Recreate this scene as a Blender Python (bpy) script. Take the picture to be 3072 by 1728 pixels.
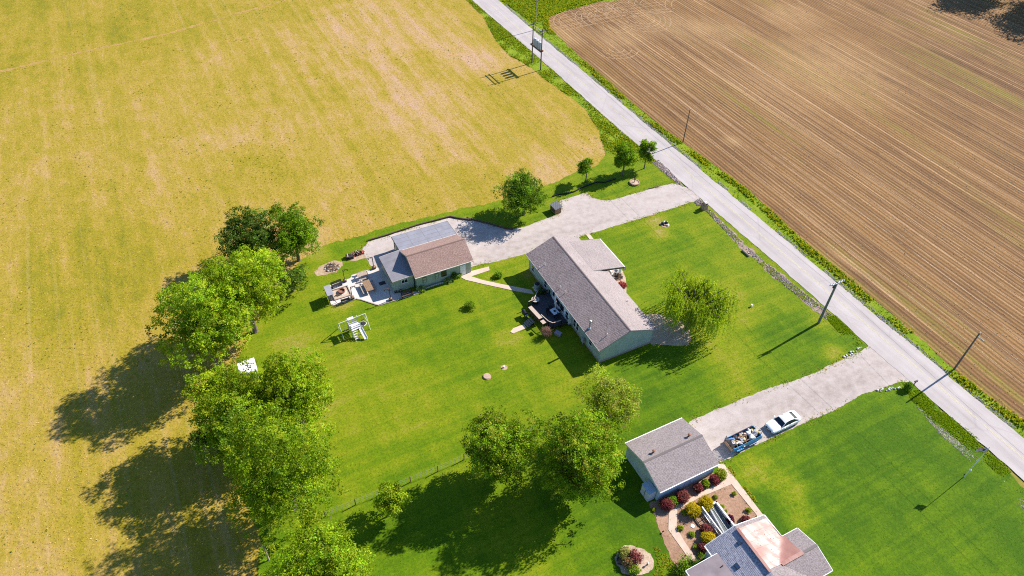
# Aerial view of two farmhouses between a country road and two fields.
# Units are metres; +y runs away from the camera, z is up.
import bpy, math, random
import numpy as np
from math import sin, cos, pi, radians
from mathutils import Matrix, Vector
from mathutils.geometry import tessellate_polygon

for o in list(bpy.data.objects):
    bpy.data.objects.remove(o)
SC = bpy.context.scene
COL = SC.collection

# ---------------------------------------------------------------- camera
PITCH, ROLL, ALT = radians(44.3425), radians(1.3323), 78.0
cd = bpy.data.cameras.new('camera')
cd.sensor_width = 36.0
cd.lens = 36.0 * 2129.6 / 3072.0
cd.clip_start, cd.clip_end = 0.5, 3000.0
CAM = bpy.data.objects.new('camera', cd)
COL.objects.link(CAM)
fw = Vector((0, cos(PITCH), -sin(PITCH)))
up0 = Vector((0, sin(PITCH), cos(PITCH)))
rt0 = Vector((1, 0, 0))
rt = rt0 * cos(ROLL) + up0 * sin(ROLL)
up = up0 * cos(ROLL) - rt0 * sin(ROLL)
CAM.matrix_world = Matrix(((rt.x, up.x, -fw.x, 0), (rt.y, up.y, -fw.y, 0), (rt.z, up.z, -fw.z, ALT), (0, 0, 0, 1)))
SC.camera = CAM

# ---------------------------------------------------------------- light
SUN_EL, SUN_AZ = radians(36.0), radians(33.7)        # azimuth counter-clockwise from +x
SUND = Vector((cos(SUN_EL) * cos(SUN_AZ), cos(SUN_EL) * sin(SUN_AZ), sin(SUN_EL)))
W = bpy.data.worlds.new('World')
SC.world = W
W.use_nodes = True
nt = W.node_tree
nt.nodes.clear()
sky = nt.nodes.new('ShaderNodeTexSky')
sky.sky_type = 'NISHITA'
sky.sun_disc = False
sky.sun_elevation = SUN_EL
sky.sun_rotation = pi / 2 - SUN_AZ
sky.altitude = 200
sky.dust_density = 0.1
sky.ozone_density = 6.0
bg = nt.nodes.new('ShaderNodeBackground')
bg.inputs[1].default_value = 0.10
wo = nt.nodes.new('ShaderNodeOutputWorld')
nt.links.new(sky.outputs[0], bg.inputs[0])
nt.links.new(bg.outputs[0], wo.inputs[0])
sl = bpy.data.lights.new('sun', 'SUN')
sl.energy = 5.0
sl.angle = radians(0.53)
sl.color = (1.0, 0.945, 0.87)
SUN = bpy.data.objects.new('sun', sl)
COL.objects.link(SUN)
SUN.rotation_euler = (-SUND).to_track_quat('-Z', 'Y').to_euler()
SUN.location = (60, 60, 90)
SC.view_settings.view_transform = 'Standard'
SC.view_settings.look = 'None'
SC.view_settings.gamma = 1.0
SC.view_settings.exposure = 1.05
SC.view_settings.use_curve_mapping = False
SC.cycles.use_denoising = False
SC.cycles.filter_width = 1.1
SC.cycles.max_bounces = 8
SC.cycles.sample_clamp_indirect = 6.0

# ---------------------------------------------------------------- helpers
RD = radians(-62.0)                                   # direction of road, crop rows and houses
random.seed(7)
RNG = np.random.default_rng(7)


class MB:
    """collects simple solids and builds them as one mesh object"""
    def __init__(s):
        s.v, s.f, s.uv = [], [], None

    def add(s, vs, fs):
        o = len(s.v)
        s.v += [tuple(v) for v in vs]
        s.f += [tuple(i + o for i in f) for f in fs]
        return s

    def box(s, c, d, rz=0.0, top=None):
        """c centre of the base, d full sizes, top scales the upper face"""
        tx, ty = top or (1, 1)
        hx, hy = d[0] / 2, d[1] / 2
        pts = [(-hx, -hy, 0), (hx, -hy, 0), (hx, hy, 0), (-hx, hy, 0),
               (-hx * tx, -hy * ty, d[2]), (hx * tx, -hy * ty, d[2]), (hx * tx, hy * ty, d[2]), (-hx * tx, hy * ty, d[2])]
        ca, sa = cos(rz), sin(rz)
        pts = [(c[0] + x * ca - y * sa, c[1] + x * sa + y * ca, c[2] + z) for x, y, z in pts]
        return s.add(pts, [(3, 2, 1, 0), (4, 5, 6, 7), (0, 1, 5, 4), (1, 2, 6, 5), (2, 3, 7, 6), (3, 0, 4, 7)])

    def tube(s, p, q, r0, r1=None, n=8, caps=True):
        r1 = r0 if r1 is None else r1
        p, q = Vector(p), Vector(q)
        d = (q - p).normalized()
        a = d.cross(Vector((0, 0, 1)) if abs(d.z) < .95 else Vector((1, 0, 0))).normalized()
        b = d.cross(a)
        vs, fs = [], []
        for i in range(n):
            t = 2 * pi * i / n
            vs.append(p + (a * cos(t) + b * sin(t)) * r0)
        for i in range(n):
            t = 2 * pi * i / n
            vs.append(q + (a * cos(t) + b * sin(t)) * r1)
        for i in range(n):
            j = (i + 1) % n
            fs.append((i, j, n + j, n + i))
        if caps:
            fs.append(tuple(range(n - 1, -1, -1)))
            fs.append(tuple(range(n, 2 * n)))
        return s.add(vs, fs)

    def path(s, pts, rs, n=7):
        for i in range(len(pts) - 1):
            s.tube(pts[i], pts[i + 1], rs[i], rs[i + 1], n, caps=(i in (0, len(pts) - 2)))
        return s

    def lathe(s, c, prof, n=14):
        """prof: list of (radius, z)"""
        vs, fs = [], []
        for r, z in prof:
            for i in range(n):
                t = 2 * pi * i / n
                vs.append((c[0] + r * cos(t), c[1] + r * sin(t), c[2] + z))
        for k in range(len(prof) - 1):
            for i in range(n):
                j = (i + 1) % n
                fs.append((k * n + i, k * n + j, (k + 1) * n + j, (k + 1) * n + i))
        fs.append(tuple(range(n - 1, -1, -1)))
        m = (len(prof) - 1) * n
        fs.append(tuple(range(m, m + n)))
        return s.add(vs, fs)

    def prism(s, poly, z0, z1):
        n = len(poly)
        area = sum(poly[i][0] * poly[(i + 1) % n][1] - poly[(i + 1) % n][0] * poly[i][1] for i in range(n))
        if area < 0:
            poly = poly[::-1]
        vs = [(x, y, z0) for x, y in poly] + [(x, y, z1) for x, y in poly]
        fs = [(i, (i + 1) % n, n + (i + 1) % n, n + i) for i in range(n)]
        tri = tessellate_polygon([[Vector((x, y, 0)) for x, y in poly]])
        for t in tri:
            a, b, c = t
            v = (Vector(vs[b]) - Vector(vs[a])).cross(Vector(vs[c]) - Vector(vs[a]))
            t = t if v.z > 0 else (a, c, b)
            fs.append(tuple(n + k for k in t))
            fs.append(tuple(t[::-1]))
        return s.add(vs, fs)

    def slab(s, p, q, th):
        """quad p (4 points, counter-clockwise from above) thickened downwards by th"""
        vs = [Vector(v) for v in p]
        nrm = (vs[1] - vs[0]).cross(vs[2] - vs[0]).normalized()
        if nrm.z < 0:
            vs = vs[::-1]
            nrm = -nrm
        return s.add(vs + [v - nrm * th for v in vs], [(0, 1, 2, 3), (7, 6, 5, 4), (0, 4, 5, 1), (1, 5, 6, 2), (2, 6, 7, 3), (3, 7, 4, 0)])

    def build(s, name, mat, parent=None, smooth=False, loc=None, rz=0.0, bevel=0.0):
        me = bpy.data.meshes.new(name)
        me.from_pydata(s.v, [], s.f)
        if smooth:
            me.polygons.foreach_set('use_smooth', [True] * len(me.polygons))
        me.materials.append(mat)
        me.update()
        o = bpy.data.objects.new(name, me)
        COL.objects.link(o)
        if loc is not None:
            o.location = loc if len(loc) == 3 else (loc[0], loc[1], 0)
        o.rotation_euler = (0, 0, rz)
        if parent:
            o.parent = parent
        if bevel:
            b = o.modifiers.new('bevel', 'BEVEL')
            b.width = bevel
            b.segments = 2
        return o


def tag(o, label=None, cat=None, group=None, kind=None):
    if label:
        o['label'] = label
    if cat:
        o['category'] = cat
    if group:
        o['group'] = group
    if kind:
        o['kind'] = kind
    return o


def thing(name, label, cat, loc=(0, 0, 0), rz=0.0, group=None):
    o = bpy.data.objects.new(name, None)
    o.empty_display_size = 0.3
    COL.objects.link(o)
    o.location = loc if len(loc) == 3 else (loc[0], loc[1], 0)
    o.rotation_euler = (0, 0, rz)
    return tag(o, label, cat, group)


def obj(name, verts, faces, mat, parent=None, smooth=False):
    m = MB()
    m.v, m.f = [tuple(v) for v in verts], [tuple(f) for f in faces]
    return m.build(name, mat, parent, smooth)


def quads(name, V, mat, tint=None, parent=None, n=4):
    """V (N,n,3) separate faces with n corners, tint (N,3) face colour"""
    N = len(V)
    me = bpy.data.meshes.new(name)
    me.vertices.add(N * n)
    me.vertices.foreach_set('co', np.ascontiguousarray(V, np.float32).ravel())
    me.loops.add(N * n)
    me.loops.foreach_set('vertex_index', np.arange(N * n, dtype=np.int32))
    me.polygons.add(N)
    me.polygons.foreach_set('loop_start', np.arange(0, N * n, n, dtype=np.int32))
    me.polygons.foreach_set('loop_total', np.full(N, n, np.int32))
    if tint is not None:
        at = me.attributes.new('tint', 'FLOAT_COLOR', 'FACE')
        c = np.ones((N, 4), np.float32)
        c[:, :3] = tint
        at.data.foreach_set('color', c.ravel())
    me.update(calc_edges=True)
    me.validate()
    me.materials.append(mat)
    o = bpy.data.objects.new(name, me)
    COL.objects.link(o)
    if parent:
        o.parent = parent
    return o


def inside(P, poly):
    x, y = P[:, 0], P[:, 1]
    r = np.zeros(len(P), bool)
    n = len(poly)
    for i in range(n):
        x0, y0 = poly[i]
        x1, y1 = poly[(i + 1) % n]
        if y0 == y1:
            continue
        c = ((y0 > y) != (y1 > y)) & (x < (x1 - x0) * (y - y0) / (y1 - y0) + x0)
        r ^= c
    return r


def vnoise(P, scale, seed=0):
    """smooth value noise in the plane, 0..1"""
    Q = P / scale + seed * 17.3
    i = np.floor(Q).astype(np.int64)
    t = Q - i
    t = t * t * (3 - 2 * t)

    def h(a, b):
        n = (a * 374761393 + b * 668265263 + seed * 974634777) & 0xffffffff
        n = ((n ^ (n >> 13)) * 1274126177) & 0xffffffff
        return ((n ^ (n >> 16)) & 0xffff) / 65535.0
    a, b = i[:, 0], i[:, 1]
    v0 = h(a, b) * (1 - t[:, 0]) + h(a + 1, b) * t[:, 0]
    v1 = h(a, b + 1) * (1 - t[:, 0]) + h(a + 1, b + 1) * t[:, 0]
    return v0 * (1 - t[:, 1]) + v1 * t[:, 1]


def ragged(poly, step=.35, amp=.18, seed=1):
    """polygon with its outline resampled and roughened"""
    out = []
    n = len(poly)
    for i in range(n):
        a, b = np.array(poly[i], float), np.array(poly[(i + 1) % n], float)
        L = np.hypot(*(b - a))
        k = max(1, int(L / step))
        nrm = np.array([-(b - a)[1], (b - a)[0]]) / max(L, 1e-6)
        P = a + (b - a) * (np.arange(k) / k)[:, None]
        d = (vnoise(P, 2.6, seed) - .5) * 2.4 * amp + (vnoise(P, .8, seed + 3) - .5) * 1.6 * amp + (RNG.random(k) - .5) * amp * .9
        d[0] *= .4
        out += (P + nrm * d[:, None]).tolist()
    return out


def sheet(name, poly, z, mat, amp=0.0, step=.35, seed=1, kind='structure'):
    p = ragged(poly, step, amp, seed) if amp else poly
    V = [Vector((x, y, z)) for x, y in p]
    tri = tessellate_polygon([V])
    fs = []
    for a, b, c in tri:
        w = (V[b] - V[a]).cross(V[c] - V[a]).z
        if abs(w) < 1e-9:
            continue
        fs.append((a, b, c) if w > 0 else (a, c, b))
    o = obj(name, V, fs, mat)
    return tag(o, kind=kind)


# ---------------------------------------------------------------- materials
def nodes(name):
    m = bpy.data.materials.new(name)
    m.use_nodes = True
    t = m.node_tree
    t.nodes.clear()
    out = t.nodes.new('ShaderNodeOutputMaterial')
    return m, t, out


def N(t, typ, **kw):
    n = t.nodes.new(typ)
    for k, v in kw.items():
        if k.startswith('i_'):
            key = k[2:]
            n.inputs[int(key) if key.isdigit() else key.replace('_', ' ')].default_value = v
        else:
            setattr(n, k, v)
    return n


def col4(c):
    return (c[0], c[1], c[2], 1.0)


def coords(t, rot=0.0, sc=(1, 1, 1), uv=False):
    tc = N(t, 'ShaderNodeTexCoord')
    mp = N(t, 'ShaderNodeMapping', vector_type='TEXTURE')
    mp.inputs['Rotation'].default_value = (0, 0, rot)
    mp.inputs['Scale'].default_value = sc
    t.links.new(tc.outputs['UV' if uv else 'Object'], mp.inputs[0])
    return mp.outputs[0]


def noise(t, vec, scale, detail=4.0, rough=.6, dist=0.0):
    n = N(t, 'ShaderNodeTexNoise', i_Scale=scale, i_Detail=detail, i_Roughness=rough, i_Distortion=dist)
    t.links.new(vec, n.inputs['Vector'])
    return n.outputs[0]


def ramp(t, fac, stops):
    r = N(t, 'ShaderNodeValToRGB')
    e = r.color_ramp.elements
    while len(e) < len(stops):
        e.new(0.5)
    for el, (p, c) in zip(e, stops):
        el.position = p
        el.color = col4(c) if len(c) == 3 else c
    t.links.new(fac, r.inputs[0])
    return r.outputs[0]


def mix(t, fac, a, b, mode='MIX'):
    m = N(t, 'ShaderNodeMix', data_type='RGBA', blend_type=mode)
    for k, s in ((0, fac), (6, a), (7, b)):
        if hasattr(s, 'links'):
            t.links.new(s, m.inputs[k])
        elif k == 0:
            m.inputs[0].default_value = s
        else:
            m.inputs[k].default_value = col4(s)
    return m.outputs[2]


def mth(t, op, a, b=0.0, clamp=False):
    m = N(t, 'ShaderNodeMath', operation=op, use_clamp=clamp)
    for k, s in ((0, a), (1, b)):
        if hasattr(s, 'links'):
            t.links.new(s, m.inputs[k])
        else:
            m.inputs[k].default_value = s
    return m.outputs[0]


def finish(t, out, color, rough=.9, bumpsrc=None, bump=.3, dist=.05, metal=0.0, spec=.3):
    p = N(t, 'ShaderNodeBsdfPrincipled')
    if hasattr(color, 'links'):
        t.links.new(color, p.inputs['Base Color'])
    else:
        p.inputs['Base Color'].default_value = col4(color)
    if hasattr(rough, 'links'):
        t.links.new(rough, p.inputs['Roughness'])
    else:
        p.inputs['Roughness'].default_value = rough
    p.inputs['Metallic'].default_value = metal
    p.inputs['Specular IOR Level'].default_value = spec
    if bumpsrc is not None:
        b = N(t, 'ShaderNodeBump', i_Strength=bump, i_Distance=dist)
        t.links.new(bumpsrc, b.inputs['Height'])
        t.links.new(b.outputs[0], p.inputs['Normal'])
    t.links.new(p.outputs[0], out.inputs[0])
    return p


def plain(name, c, rough=.7, var=.25, scale=3.0, metal=0.0, spec=.3, bump=0.0):
    """a paint, timber or stone colour with slight mottling and wear"""
    m, t, out = nodes(name)
    v = coords(t)
    n1 = noise(t, v, scale, 5, .65)
    a = [x * (1 - var) for x in c]
    b = [min(1, x * (1 + var)) for x in c]
    cc = ramp(t, n1, [(.3, a), (.7, b)])
    finish(t, out, cc, rough, n1 if bump else None, bump, .03, metal, spec)
    return m


def mottled(name, stops, scales, rough=.95, bump=.4, bdist=.06, rot=0.0, stretch=(1, 1, 1), fine=.5, finescale=7.0, extra=None, spec=.15):
    """ground cover: broad patches, a second scale and a fine speckle"""
    m, t, out = nodes(name)
    v = coords(t, rot, stretch)
    w = coords(t)
    a = noise(t, v, scales[0], 4, .6)
    b = noise(t, w, scales[1], 5, .65)
    f = mth(t, 'ADD', mth(t, 'MULTIPLY', a, .55), mth(t, 'MULTIPLY', b, .45))
    c = ramp(t, f, stops)
    s = noise(t, w, finescale, 3, .75)
    k = mth(t, 'MULTIPLY_ADD', s, 2.0 * fine)
    t.nodes[-1].inputs[2].default_value = 1.0 - fine
    kc = N(t, 'ShaderNodeCombineColor')
    for i in range(3):
        t.links.new(k, kc.inputs[i])
    c = mix(t, 1.0, c, kc.outputs[0], 'MULTIPLY')
    if extra:
        c = extra(t, c)
    finish(t, out, c, rough, s, bump, bdist, 0, spec)
    return m


def leafmat(name, c, trans=.45, rough=.6, gain=1.0):
    m, t, out = nodes(name)
    at = N(t, 'ShaderNodeAttribute', attribute_name='tint')
    cc = mix(t, 1.0, c, at.outputs['Color'], 'MULTIPLY')
    d = N(t, 'ShaderNodeBsdfDiffuse')
    tr = N(t, 'ShaderNodeBsdfTranslucent')
    tc = mix(t, 1.0, cc, (1.3 * gain, 1.2 * gain, .5), 'MULTIPLY')
    t.links.new(cc, d.inputs[0])
    t.links.new(tc, tr.inputs[0])
    mx = N(t, 'ShaderNodeMixShader', i_0=trans)
    t.links.new(d.outputs[0], mx.inputs[1])
    t.links.new(tr.outputs[0], mx.inputs[2])
    t.links.new(mx.outputs[0], out.inputs[0])
    return m

# ---------------------------------------------------------------- ground materials
def grey(t, k):
    kc = N(t, 'ShaderNodeCombineColor')
    for i in range(3):
        t.links.new(k, kc.inputs[i])
    return kc.outputs[0]


def muladd(t, a, b, c):
    o = mth(t, 'MULTIPLY_ADD', a, b)
    t.nodes[-1].inputs[2].default_value = c
    return o


def spot(t, x, y, r0, r1):
    """1 inside radius r0 of a place on the ground, 0 beyond r1"""
    tc = N(t, 'ShaderNodeTexCoord')
    d = N(t, 'ShaderNodeVectorMath', operation='DISTANCE')
    t.links.new(tc.outputs['Object'], d.inputs[0])
    d.inputs[1].default_value = (x, y, 0)
    mr = N(t, 'ShaderNodeMapRange', interpolation_type='SMOOTHSTEP')
    t.links.new(d.outputs['Value'], mr.inputs[0])
    for i, v in enumerate((r1, r0, 0.0, 1.0)):
        mr.inputs[1 + i].default_value = v
    return mr.outputs[0]


def field_material():
    m, t, out = nodes('stubble_field')
    w = coords(t)
    v = coords(t, RD, (12, 1, 1))
    big = noise(t, w, .03, 3, .55)
    streak = noise(t, v, .30, 5, .7)
    mid = noise(t, coords(t, RD, (1.7, 1, 1)), .42, 6, .72)
    f = mth(t, 'ADD', mth(t, 'MULTIPLY', big, .28), mth(t, 'ADD', mth(t, 'MULTIPLY', streak, .34), mth(t, 'MULTIPLY', mid, .38)))
    bare = None
    for x, y, a, b in BARE_SPOTS:
        s = spot(t, x, y, a, b)
        bare = s if bare is None else mth(t, 'MAXIMUM', bare, s)
    f = mth(t, 'ADD', f, mth(t, 'MULTIPLY', mth(t, 'MULTIPLY', bare, muladd(t, streak, 2.6, -.55)), .10))
    for gx_, gy_, ga_, gb_ in GREEN_SPOTS:
        f = mth(t, 'SUBTRACT', f, mth(t, 'MULTIPLY', spot(t, gx_, gy_, ga_, gb_), .055))
    c = ramp(t, f, [(.34, (.160, .150, .010)), (.43, (.232, .184, .014)), (.51, (.292, .206, .032)), (.59, (.345, .226, .085)), (.68, (.375, .240, .150))])
    fine = noise(t, w, 2.2, 4, .8)
    c = mix(t, 1.0, c, grey(t, muladd(t, fine, 1.1, .48)), 'MULTIPLY')
    specks = ramp(t, noise(t, coords(t, RD + 1.2, (1.8, 1, 1)), 2.4, 3, .75), [(.60, (0, 0, 0)), (.70, (1, 1, 1))])
    c = mix(t, mth(t, 'MULTIPLY', specks, .62), c, (.10, .075, .03))
    lines = ramp(t, noise(t, coords(t, RD, (70, 1, 1)), .55, 3, .65), [(.58, (0, 0, 0)), (.68, (1, 1, 1))])
    c = mix(t, mth(t, 'MULTIPLY', mth(t, 'MULTIPLY', lines, mid), .4), c, (.42, .30, .15))
    pale = ramp(t, noise(t, w, 3.1, 3, .8), [(.60, (0, 0, 0)), (.70, (1, 1, 1))])
    c = mix(t, mth(t, 'MULTIPLY', pale, muladd(t, f, 1.6, -.45), True), c, (.50, .37, .25))
    finish(t, out, c, .95, fine, .55, .12, 0, .1)
    return m


def brown_material():
    m, t, out = nodes('planted_soil')
    tc = N(t, 'ShaderNodeTexCoord')
    mp = N(t, 'ShaderNodeMapping', vector_type='TEXTURE')
    mp.inputs['Rotation'].default_value = (0, 0, RD)
    t.links.new(tc.outputs['Object'], mp.inputs[0])
    sx = N(t, 'ShaderNodeSeparateXYZ')
    t.links.new(mp.outputs[0], sx.inputs[0])
    w = coords(t)
    wob = noise(t, w, .05, 2, .5)
    across = mth(t, 'ADD', sx.outputs[1], mth(t, 'MULTIPLY', wob, 1.2))
    row = mth(t, 'SINE', mth(t, 'MULTIPLY', across, 2 * pi / .76))
    wide = noise(t, coords(t, RD, (60, 1, 1)), .55, 3, .6)
    narrow = noise(t, coords(t, RD, (90, 1, 1)), 1.15, 2, .6)
    big = noise(t, w, .022, 4, .55)
    mid = noise(t, coords(t, RD, (4, 1, 1)), .4, 5, .7)
    f = mth(t, 'ADD', mth(t, 'MULTIPLY', wide, .42), mth(t, 'ADD', mth(t, 'MULTIPLY', big, .28), mth(t, 'MULTIPLY', mid, .3)))
    c = ramp(t, f, [(.37, (.115, .061, .028)), (.46, (.170, .092, .039)), (.55, (.215, .118, .047)), (.66, (.27, .155, .068))])
    trk = ramp(t, narrow, [(.57, (0, 0, 0)), (.64, (1, 1, 1))])
    c = mix(t, mth(t, 'MULTIPLY', trk, muladd(t, mid, .9, .0), True), c, (.42, .27, .15))
    drk = ramp(t, noise(t, coords(t, RD, (90, 1, 1)), .8, 2, .5), [(.36, (1, 1, 1)), (.43, (0, 0, 0))])
    c = mix(t, mth(t, 'MULTIPLY', drk, .3), c, (.105, .062, .036))
    c = mix(t, 1.0, c, grey(t, muladd(t, row, .20, .97)), 'MULTIPLY')
    gr = mth(t, 'MULTIPLY', ramp(t, noise(t, coords(t, RD, (5, 1, 1)), .075, 4, .6), [(.53, (0, 0, 0)), (.66, (1, 1, 1))]),
             ramp(t, noise(t, coords(t, RD, (40, 1, 1)), .7, 3, .6), [(.45, (0, 0, 0)), (.6, (1, 1, 1))]))
    c = mix(t, mth(t, 'MULTIPLY', gr, .6), c, (.18, .16, .025))
    for x, y, a, b in DRY_SPOTS:
        s = spot(t, x, y, a, b)
        c = mix(t, mth(t, 'MULTIPLY', mth(t, 'MULTIPLY', s, mid), .55), c, (.42, .27, .13))
    fine = noise(t, w, 4.0, 4, .8)
    c = mix(t, 1.0, c, grey(t, muladd(t, fine, 1.1, .45)), 'MULTIPLY')
    hh = mth(t, 'ADD', fine, mth(t, 'MULTIPLY', row, .5))
    finish(t, out, c, .95, hh, .5, .08, 0, .1)
    return m


def lawn_material():
    m, t, out = nodes('mown_grass')
    w = coords(t)
    a = noise(t, w, .045, 3, .55)
    b = noise(t, w, .33, 5, .65)
    mow = noise(t, coords(t, RD + pi / 2, (30, 1, 1)), 1.0, 2, .6)
    mow2 = noise(t, coords(t, RD, (30, 1, 1)), .8, 2, .6)
    f = mth(t, 'ADD', mth(t, 'ADD', mth(t, 'MULTIPLY', a, .34), mth(t, 'MULTIPLY', b, .30)), mth(t, 'ADD', mth(t, 'MULTIPLY', mow, .24), mth(t, 'MULTIPLY', mow2, .12)))
    for x, y, r0, r1, k in LUSH_SPOTS:
        f = mth(t, 'SUBTRACT', f, mth(t, 'MULTIPLY', spot(t, x, y, r0, r1), k))
    for x, y, r0, r1, k in DRY_LAWN:
        f = mth(t, 'ADD', f, mth(t, 'MULTIPLY', mth(t, 'MULTIPLY', spot(t, x, y, r0, r1), k), muladd(t, noise(t, w, .9, 4, .7), 2.0, -.35)))
    c = ramp(t, f, [(.33, (.042, .098, .001)), (.43, (.077, .140, .001)), (.50, (.116, .168, .002)), (.58, (.165, .192, .005)), (.69, (.225, .200, .03)), (.9, (.33, .25, .12))])
    fine = noise(t, w, 3.2, 4, .8)
    c = mix(t, 1.0, c, grey(t, muladd(t, fine, 1.5, .25)), 'MULTIPLY')
    str_ = ramp(t, noise(t, w, 2.2, 4, .8), [(.58, (0, 0, 0)), (.72, (1, 1, 1))])
    c = mix(t, mth(t, 'MULTIPLY', str_, .45), c, (.22, .20, .04))
    finish(t, out, c, .9, fine, .5, .06, 0, .12)
    return m


def road_material():
    m, t, out = nodes('worn_asphalt')
    w = coords(t)
    v = coords(t, RD, (25, 1, 1))
    a = noise(t, v, .9, 4, .6)
    b = noise(t, w, .25, 5, .6)
    f = mth(t, 'ADD', mth(t, 'MULTIPLY', a, .6), mth(t, 'MULTIPLY', b, .4))
    c = ramp(t, f, [(.32, (.285, .250, .238)), (.5, (.352, .310, .296)), (.68, (.415, .370, .355))])
    fine = noise(t, w, 9, 3, .7)
    c = mix(t, 1.0, c, grey(t, muladd(t, fine, .3, .85)), 'MULTIPLY')
    vor = N(t, 'ShaderNodeTexVoronoi', feature='DISTANCE_TO_EDGE', i_Scale=.16)
    t.links.new(coords(t, RD, (2.5, 1, 1)), vor.inputs['Vector'])
    crack = ramp(t, vor.outputs[0], [(.0, (1, 1, 1)), (.012, (0, 0, 0))])
    c = mix(t, mth(t, 'MULTIPLY', crack, .2), c, (.16, .14, .15))
    finish(t, out, c, .85, fine, .15, .01, 0, .3)
    return m


BARE_SPOTS = [(*(-32.78,162.96), 8, 34), (*(-24.24,140.4), 4, 22), (*(-14.14,123.32), 2, 16), (*(9.38,110.58), 2, 12), (*(14.45,120.2), 2, 9),
              (*(-42.34,173.52), 4, 22), (*(-35.45,90.53), 2, 8), (*(-44.03,83.33), 1, 7), (*(-50.69,78.52), 1, 7), (*(-9.42,155.95), 2, 16), (*(-98.51,155.49), 1, 10)]
GREEN_SPOTS = [(*(-132.71,168.66), 10, 60), (*(-91.37,170.89), 5, 30), (*(-69.21,79.7), 4, 22), (*(-55.74,83.87), 3, 14), (*(-49.82,108.23), 3, 14), (*(-3.8,125.24), 3, 12)]
DRY_SPOTS = [(*(38.31,177.85), 2, 12), (*(25.39,170.31), 2, 10), (*(43.47,123.57), .5, 3.0), (*(72.45,156.04), 3, 26), (*(49.76,173.84), 2, 12), (*(71.61,184.47), 2, 12), (*(11.54,169.59), 2, 8)]
LUSH_SPOTS = [(*(48.67,42.33), 8, 26, .14), (*(20.07,41.61), 6, 20, .13), (*(40.83,68.29), 3, 12, .10), (*(23.09,61.93), 3, 12, .09), (*(24.28,92.67), 3, 10, .04), (*(-10.09,36.95), 4, 14, .05)]
DRY_LAWN = [(*(24.84,96.97), .4, 3.2, .30), (*(25.1,93.75), .4, 2.5, .25), (*(34.46,79.57), .6, 4.0, .16), (*(36.01,75.32), .6, 4, .14), (*(-26.01,75.85), .5, 3.0, .20), (*(-31.95,86.64), .5, 3, .16),
            (*(-0.3,69.33), .6, 3.5, .16), (*(3.27,83.07), .5, 3, .20), (*(34.83,45.66), .6, 3.4, .24), (*(30.92,47.76), .8, 4, .26), (*(34.8,41.98), .5, 3.5, .2), (*(48.02,74.87), .6, 5, .18),
            (*(47.02,67.72), .6, 3, .25), (*(44.44,97.69), .5, 3, .15), (*(-31.02,66.09), .5, 6, .2), (*(-21.95,66.37), .8, 7, .10), (*(-25.84,57.79), .8, 7, .10), (*(18.72,35.55), .5, 2.5, .2), (*(31.49,66.5), .5, 6, .14),
            (*(-14.72,54.86), 1, 12, .08), (*(31.71,60.8), .5, 4, .14)]
M_FIELD, M_BROWN, M_LAWN, M_ROAD = field_material(), brown_material(), lawn_material(), road_material()
M_BASE = mottled('rough_ground', [(.3, (.10, .12, .012)), (.6, (.25, .20, .04))], (.05, .6))
M_VERGE = mottled('verge_grass', [(.32, (.085, .155, .004)), (.5, (.150, .215, .005)), (.68, (.22, .24, .02))], (.18, .8), fine=.45, finescale=3.0, bump=.6, bdist=.1)
M_GRAVEL = mottled('pale_gravel', [(.3, (.255, .207, .180)), (.47, (.37, .314, .285)), (.7, (.47, .41, .38))], (.22, .9), fine=.3, finescale=9, bump=.3, bdist=.03, rot=radians(27), stretch=(9, 1, 1))
M_CONC = mottled('pale_concrete', [(.3, (.47, .40, .36)), (.5, (.53, .46, .42)), (.7, (.58, .52, .48))], (.2, 1.4), fine=.12, finescale=8, bump=.1, bdist=.01)
M_WALK = mottled('sandy_concrete', [(.3, (.42, .31, .24)), (.5, (.50, .38, .30)), (.7, (.55, .44, .36))], (.3, 1.8), fine=.15, finescale=8, bump=.1, bdist=.01)
M_MULCH = mottled('bark_mulch', [(.3, (.20, .115, .075)), (.5, (.30, .18, .115)), (.7, (.40, .255, .18))], (.5, 3.0), fine=.55, finescale=5, bump=.7, bdist=.05)
M_BED = mottled('dry_bed_soil', [(.3, (.30, .21, .15)), (.5, (.42, .31, .22)), (.7, (.52, .41, .32))], (.5, 2.2), fine=.45, finescale=5, bump=.6, bdist=.05)
M_ASH = mottled('bare_burnt_ground', [(.3, (.22, .15, .09)), (.5, (.34, .24, .15)), (.7, (.42, .32, .22))], (.5, 2.0), fine=.4, finescale=5, bump=.5, bdist=.04)
M_TRACK = mottled('dry_crushed_straw', [(.3, (.28, .18, .10)), (.6, (.40, .27, .16))], (.3, 2.0), fine=.35, finescale=4, bump=.3)
M_PATHDIRT = mottled('field_track_dirt', [(.3, (.27, .185, .04)), (.6, (.36, .22, .08))], (.3, 1.2), fine=.4, finescale=3, bump=.4)
M_LINE = plain('faded_yellow_paint', (.46, .40, .26), .8, .12, 2.0)

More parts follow.
